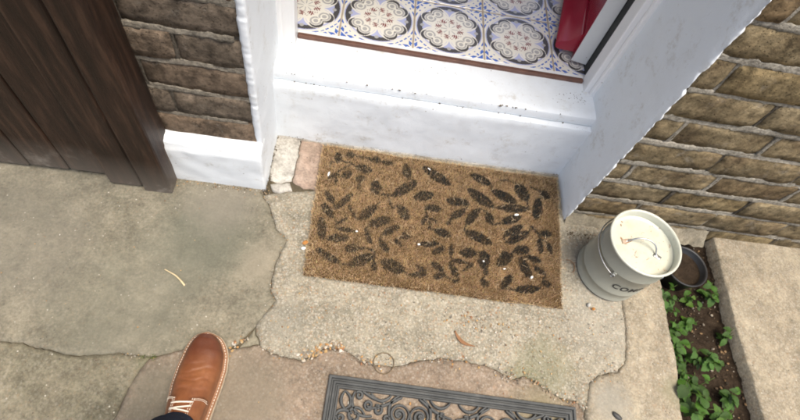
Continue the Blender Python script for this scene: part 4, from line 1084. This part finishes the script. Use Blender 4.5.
o = pyd('dead_leaf', V, F, M_dry, None, True); o.modifiers.new('s', 'SOLIDIFY').thickness = .0008; tag(o, 'curled brown dead leaf lying on the speckled concrete below the coir doormat', 'leaf')
V, F = tube([(.357 + .0243 * math.cos(a) * (1 + .03 * math.sin(3 * a)), -.617 + .0243 * math.sin(a), .0030 + .0006 * math.sin(2 * a)) for a in np.linspace(0, 2 * math.pi, 49)[:-1]], .0012, 6, True)
tag(pyd('rubber_band', V, F, plain('perished_rubber', (.17, .125, .075), .8, .2, var=.3), None, True), 'thin brown rubber band lying in a circle on the concrete among pebbles', 'rubber band')
V, F = tube(smooth_pts([(.846, -.288, .004), (.858, -.290, .005), (.868, -.302, .006), (.866, -.318, .005), (.858, -.326, .004)]), .0009, 6)
tag(pyd('twig', V, F, M_dry, None, True), 'curved thin brown twig between the doormat and the compost tin', 'twig')
def stone(name, x, y, z, L, w, h, m, rz, label, cat='stone', group=None):
    b = bmesh.new(); bmesh.ops.create_icosphere(b, subdivisions=3, radius=1)
    for q in b.verts:
        k = 1 + .22 * nz(q.co.x + x * 30, q.co.y + y * 20, q.co.z, 1.3); q.co = Vector((q.co.x * L / 2 * k, q.co.y * w / 2 * k, q.co.z * h / 2 * k))
    o = from_bm(b, name, m, None, True); o.location = (x, y, z + h * .36); o.rotation_euler = (0, 0, rz); return tag(o, label, cat, group)
stone('stone', .931, -.690, .001, .026, .013, .010, plain('dark_flint', (.05, .05, .048), .5, .4, var=.3), -.7, 'dark oval stone lying on the concrete beside the rubber mat')
M_or = plain('orange_leaf_bit', (.45, .20, .05), .7, .3, var=.4)
stone('leaf_scrap', .130, -.330, .002, .016, .012, .008, M_or, .6, 'orange scrap of dead leaf at the left edge of the coir doormat', 'leaf')
stone('pebble', .128, -.347, .002, .012, .009, .008, M_flake, .2, 'white pebble touching the left edge of the coir doormat', 'pebble')
stone('pebble', .896, -.414, .002, .013, .010, .010, plain('grey_white_pebble', (.45, .44, .40), .7, .3, var=.3), .9, 'pale grey pebble at the foot of the compost tin', 'pebble')
stone('pebble', .908, -.424, .002, .010, .008, .008, M_or, .2, 'small orange pebble at the foot of the compost tin', 'pebble')

def scatter(name, pts, sizes, cols, m, zoff=0.0):
    """many tiny pebbles in one object (too small to pick apart)"""
    b = bmesh.new(); bmesh.ops.create_icosphere(b, subdivisions=1, radius=1); bv = np.array([q.co[:] for q in b.verts]); bf = np.array([[w.index for w in f.verts] for f in b.faces]); b.free()
    V = []; F = []; CL = []
    for (x, y, z), s, c in zip(pts, sizes, cols):
        sc = np.array((s, s * random.uniform(.55, .9), s * random.uniform(.4, .65))) * .5; jit = 1 + .22 * rng.normal(size=(len(bv), 1)); a = random.uniform(0, 6.3)
        p = bv * sc * jit; q = np.stack([p[:, 0] * math.cos(a) - p[:, 1] * math.sin(a), p[:, 0] * math.sin(a) + p[:, 1] * math.cos(a), p[:, 2]], 1) + (x, y, z + s * .18 + zoff)
        o = len(V); V += [tuple(k) for k in q]; F += [tuple(k + o) for k in bf]; CL += [c] * len(bf)
    o = pyd(name, V, F, m); set_col(o.data, np.array(CL)); o['kind'] = 'stuff'; return o
PC = [(.42, .37, .29), (.48, .45, .39), (.38, .21, .08), (.30, .23, .15), (.44, .29, .13), (.16, .14, .11), (.25, .21, .16), (.24, .12, .06)]
def pcs(n): return [tuple(np.array(random.choice(PC)) * random.uniform(.7, 1.1)) for _ in range(n)]
pts = []; sz = []
def along(poly, n, spread, s0, s1, z=0.0):
    P_ = [Vector(p) for p in poly]
    for _ in range(n):
        i = random.randrange(len(P_) - 1); p = P_[i].lerp(P_[i + 1], random.random()); pts.append((p.x + random.gauss(0, spread), p.y + random.gauss(0, spread), z)); sz.append(random.uniform(s0, s1))
along([(.165, -.622), (.194, -.606), (.214, -.590), (.236, -.584), (.258, -.592)], 120, .0055, .004, .0105)
along([(.30, -.612), (.335, -.620)], 22, .005, .004, .010); along([(.345, -.628), (.372, -.606)], 7, .006, .004, .008)
along([(.03, -.598), (-.012, -.624), (.012, -.618)], 30, .006, .004, .011)
along(edgeF[9:], 130, .008, .003, .0075); along([(.50, -.475), (.57, -.49), (.64, -.488), (.70, -.50)], 60, .012, .003, .008); along(edgeF[:9], 40, .006, .002, .006); along(crackA, 45, .003, .002, .0045); along(crackR[:8], 26, .004, .002, .005); along(crackL[4:8], 14, .003, .002, .004)
for _ in range(520): pts.append((random.uniform(.07, 1.0), random.uniform(-.62, -.43), .002)); sz.append(random.choice([.002, .0025, .003, .003, .004, .005]))
for _ in range(60): pts.append((random.uniform(.86, 1.1), random.uniform(-.6, -.25), .002)); sz.append(random.choice([.002, .003, .004]))
for _ in range(90): pts.append((random.uniform(-.55, .05), random.uniform(-.62, -.21), .001)); sz.append(random.choice([.0015, .002, .003, .0035]))
for _ in range(80): pts.append((random.uniform(-.28, .02), random.gauss(-.197, .006), .001)); sz.append(random.choice([.002, .003, .004, .005]))
for _ in range(60): pts.append((random.uniform(.07, .85), random.uniform(-.74, -.63), -.002)); sz.append(random.choice([.002, .003, .004]))
for (x, y, s) in [(.272, -.69, .011), (.285, -.712, .012), (.318, -.724, .010), (.248, -.722, .007), (.363, -.706, .007), (.425, -.702, .008), (.455, -.70, .006), (.50, -.705, .007), (.46, -.733, .009), (.565, -.715, .007), (.39, -.72, .006)]: pts.append((x, y, -.001)); sz.append(s)
scatter('loose_gravel', pts, sz, pcs(len(pts)), attr_mat('pebble', .75, .3, .0004, 300))
pts = []; sz = []
for _ in range(70): pts.append((random.choice((random.gauss(.30, .05), random.gauss(.62, .03), random.uniform(.02, .84))), .0168 + random.gauss(0, .0012), random.choice((.2165, .2435, .2435, .245)))); sz.append(random.choice([.0015, .0025, .004, .006]))
for _ in range(140): pts.append((random.uniform(.01, .85), -.003, abs(random.gauss(0, .006)))); sz.append(random.choice([.0012, .002, .003]))
for _ in range(320): pts.append((random.uniform(-.24, .005), -.187 - abs(random.gauss(0, .007)), .0)); sz.append(random.choice([.0012, .002, .003]))
for _ in range(160): pts.append((random.gauss(.002, .004), random.uniform(-.19, 0), .001)); sz.append(random.choice([.0015, .002, .003, .005]))
for _ in range(260): pts.append((random.uniform(.86, 1.12), -.195 - abs(random.gauss(0, .012)), .0)); sz.append(random.choice([.0012, .002, .003, .005]))
# dirt crumbs on the sill, step corners and plinth ledge
for _ in range(60): pts.append((random.uniform(.05, .83), random.uniform(.03, .133), .2495 if True else 0)); sz.append(random.choice([.001, .0012, .0016, .0022]))
for _ in range(60): pts.append((.83 - abs(random.gauss(0, .035)), random.uniform(.06, .13), .2495)); sz.append(random.choice([.001, .0014, .002, .003]))
for _ in range(25): pts.append((random.uniform(.40, .47), random.gauss(.115, .008), .2495)); sz.append(random.choice([.0012, .002, .0025]))
for _ in range(40): pts.append((random.uniform(.02, .84), random.uniform(.003, .016), .2125)); sz.append(random.choice([.001, .0015, .002]))
scatter('dirt_crumbs', pts, sz, [tuple(np.array((.11, .085, .055)) * random.uniform(.4, 1.4)) for _ in pts], attr_mat('crumb', .9, .1))
pts = []; sz = []
for _ in range(900): pts.append((random.uniform(1.13, 1.335), random.uniform(-.95, -.16), -.044)); sz.append(random.choice([.002, .003, .004, .006, .009]))
scatter('soil_crumbs', pts, sz, [tuple(np.array(random.choice([(.06, .042, .028), (.10, .072, .048), (.2, .13, .07), (.035, .028, .02), (.22, .19, .15)])) * random.uniform(.6, 1.2)) for _ in pts], attr_mat('soil_crumb', .95, .1))
# moss along the left-hand crack
pts = []; sz = []; along([(-.195, -.65), (-.15, -.648), (-.165, -.655)], 40, .003, .0015, .0035); along([(.70, -.60), (.765, -.60), (.80, -.655)], 110, .02, .001, .0024)
scatter('moss', pts, sz, [tuple(np.array((.08, .105, .03)) * random.uniform(.5, 1.3)) for _ in pts], attr_mat('moss', .95, .1), -.001)
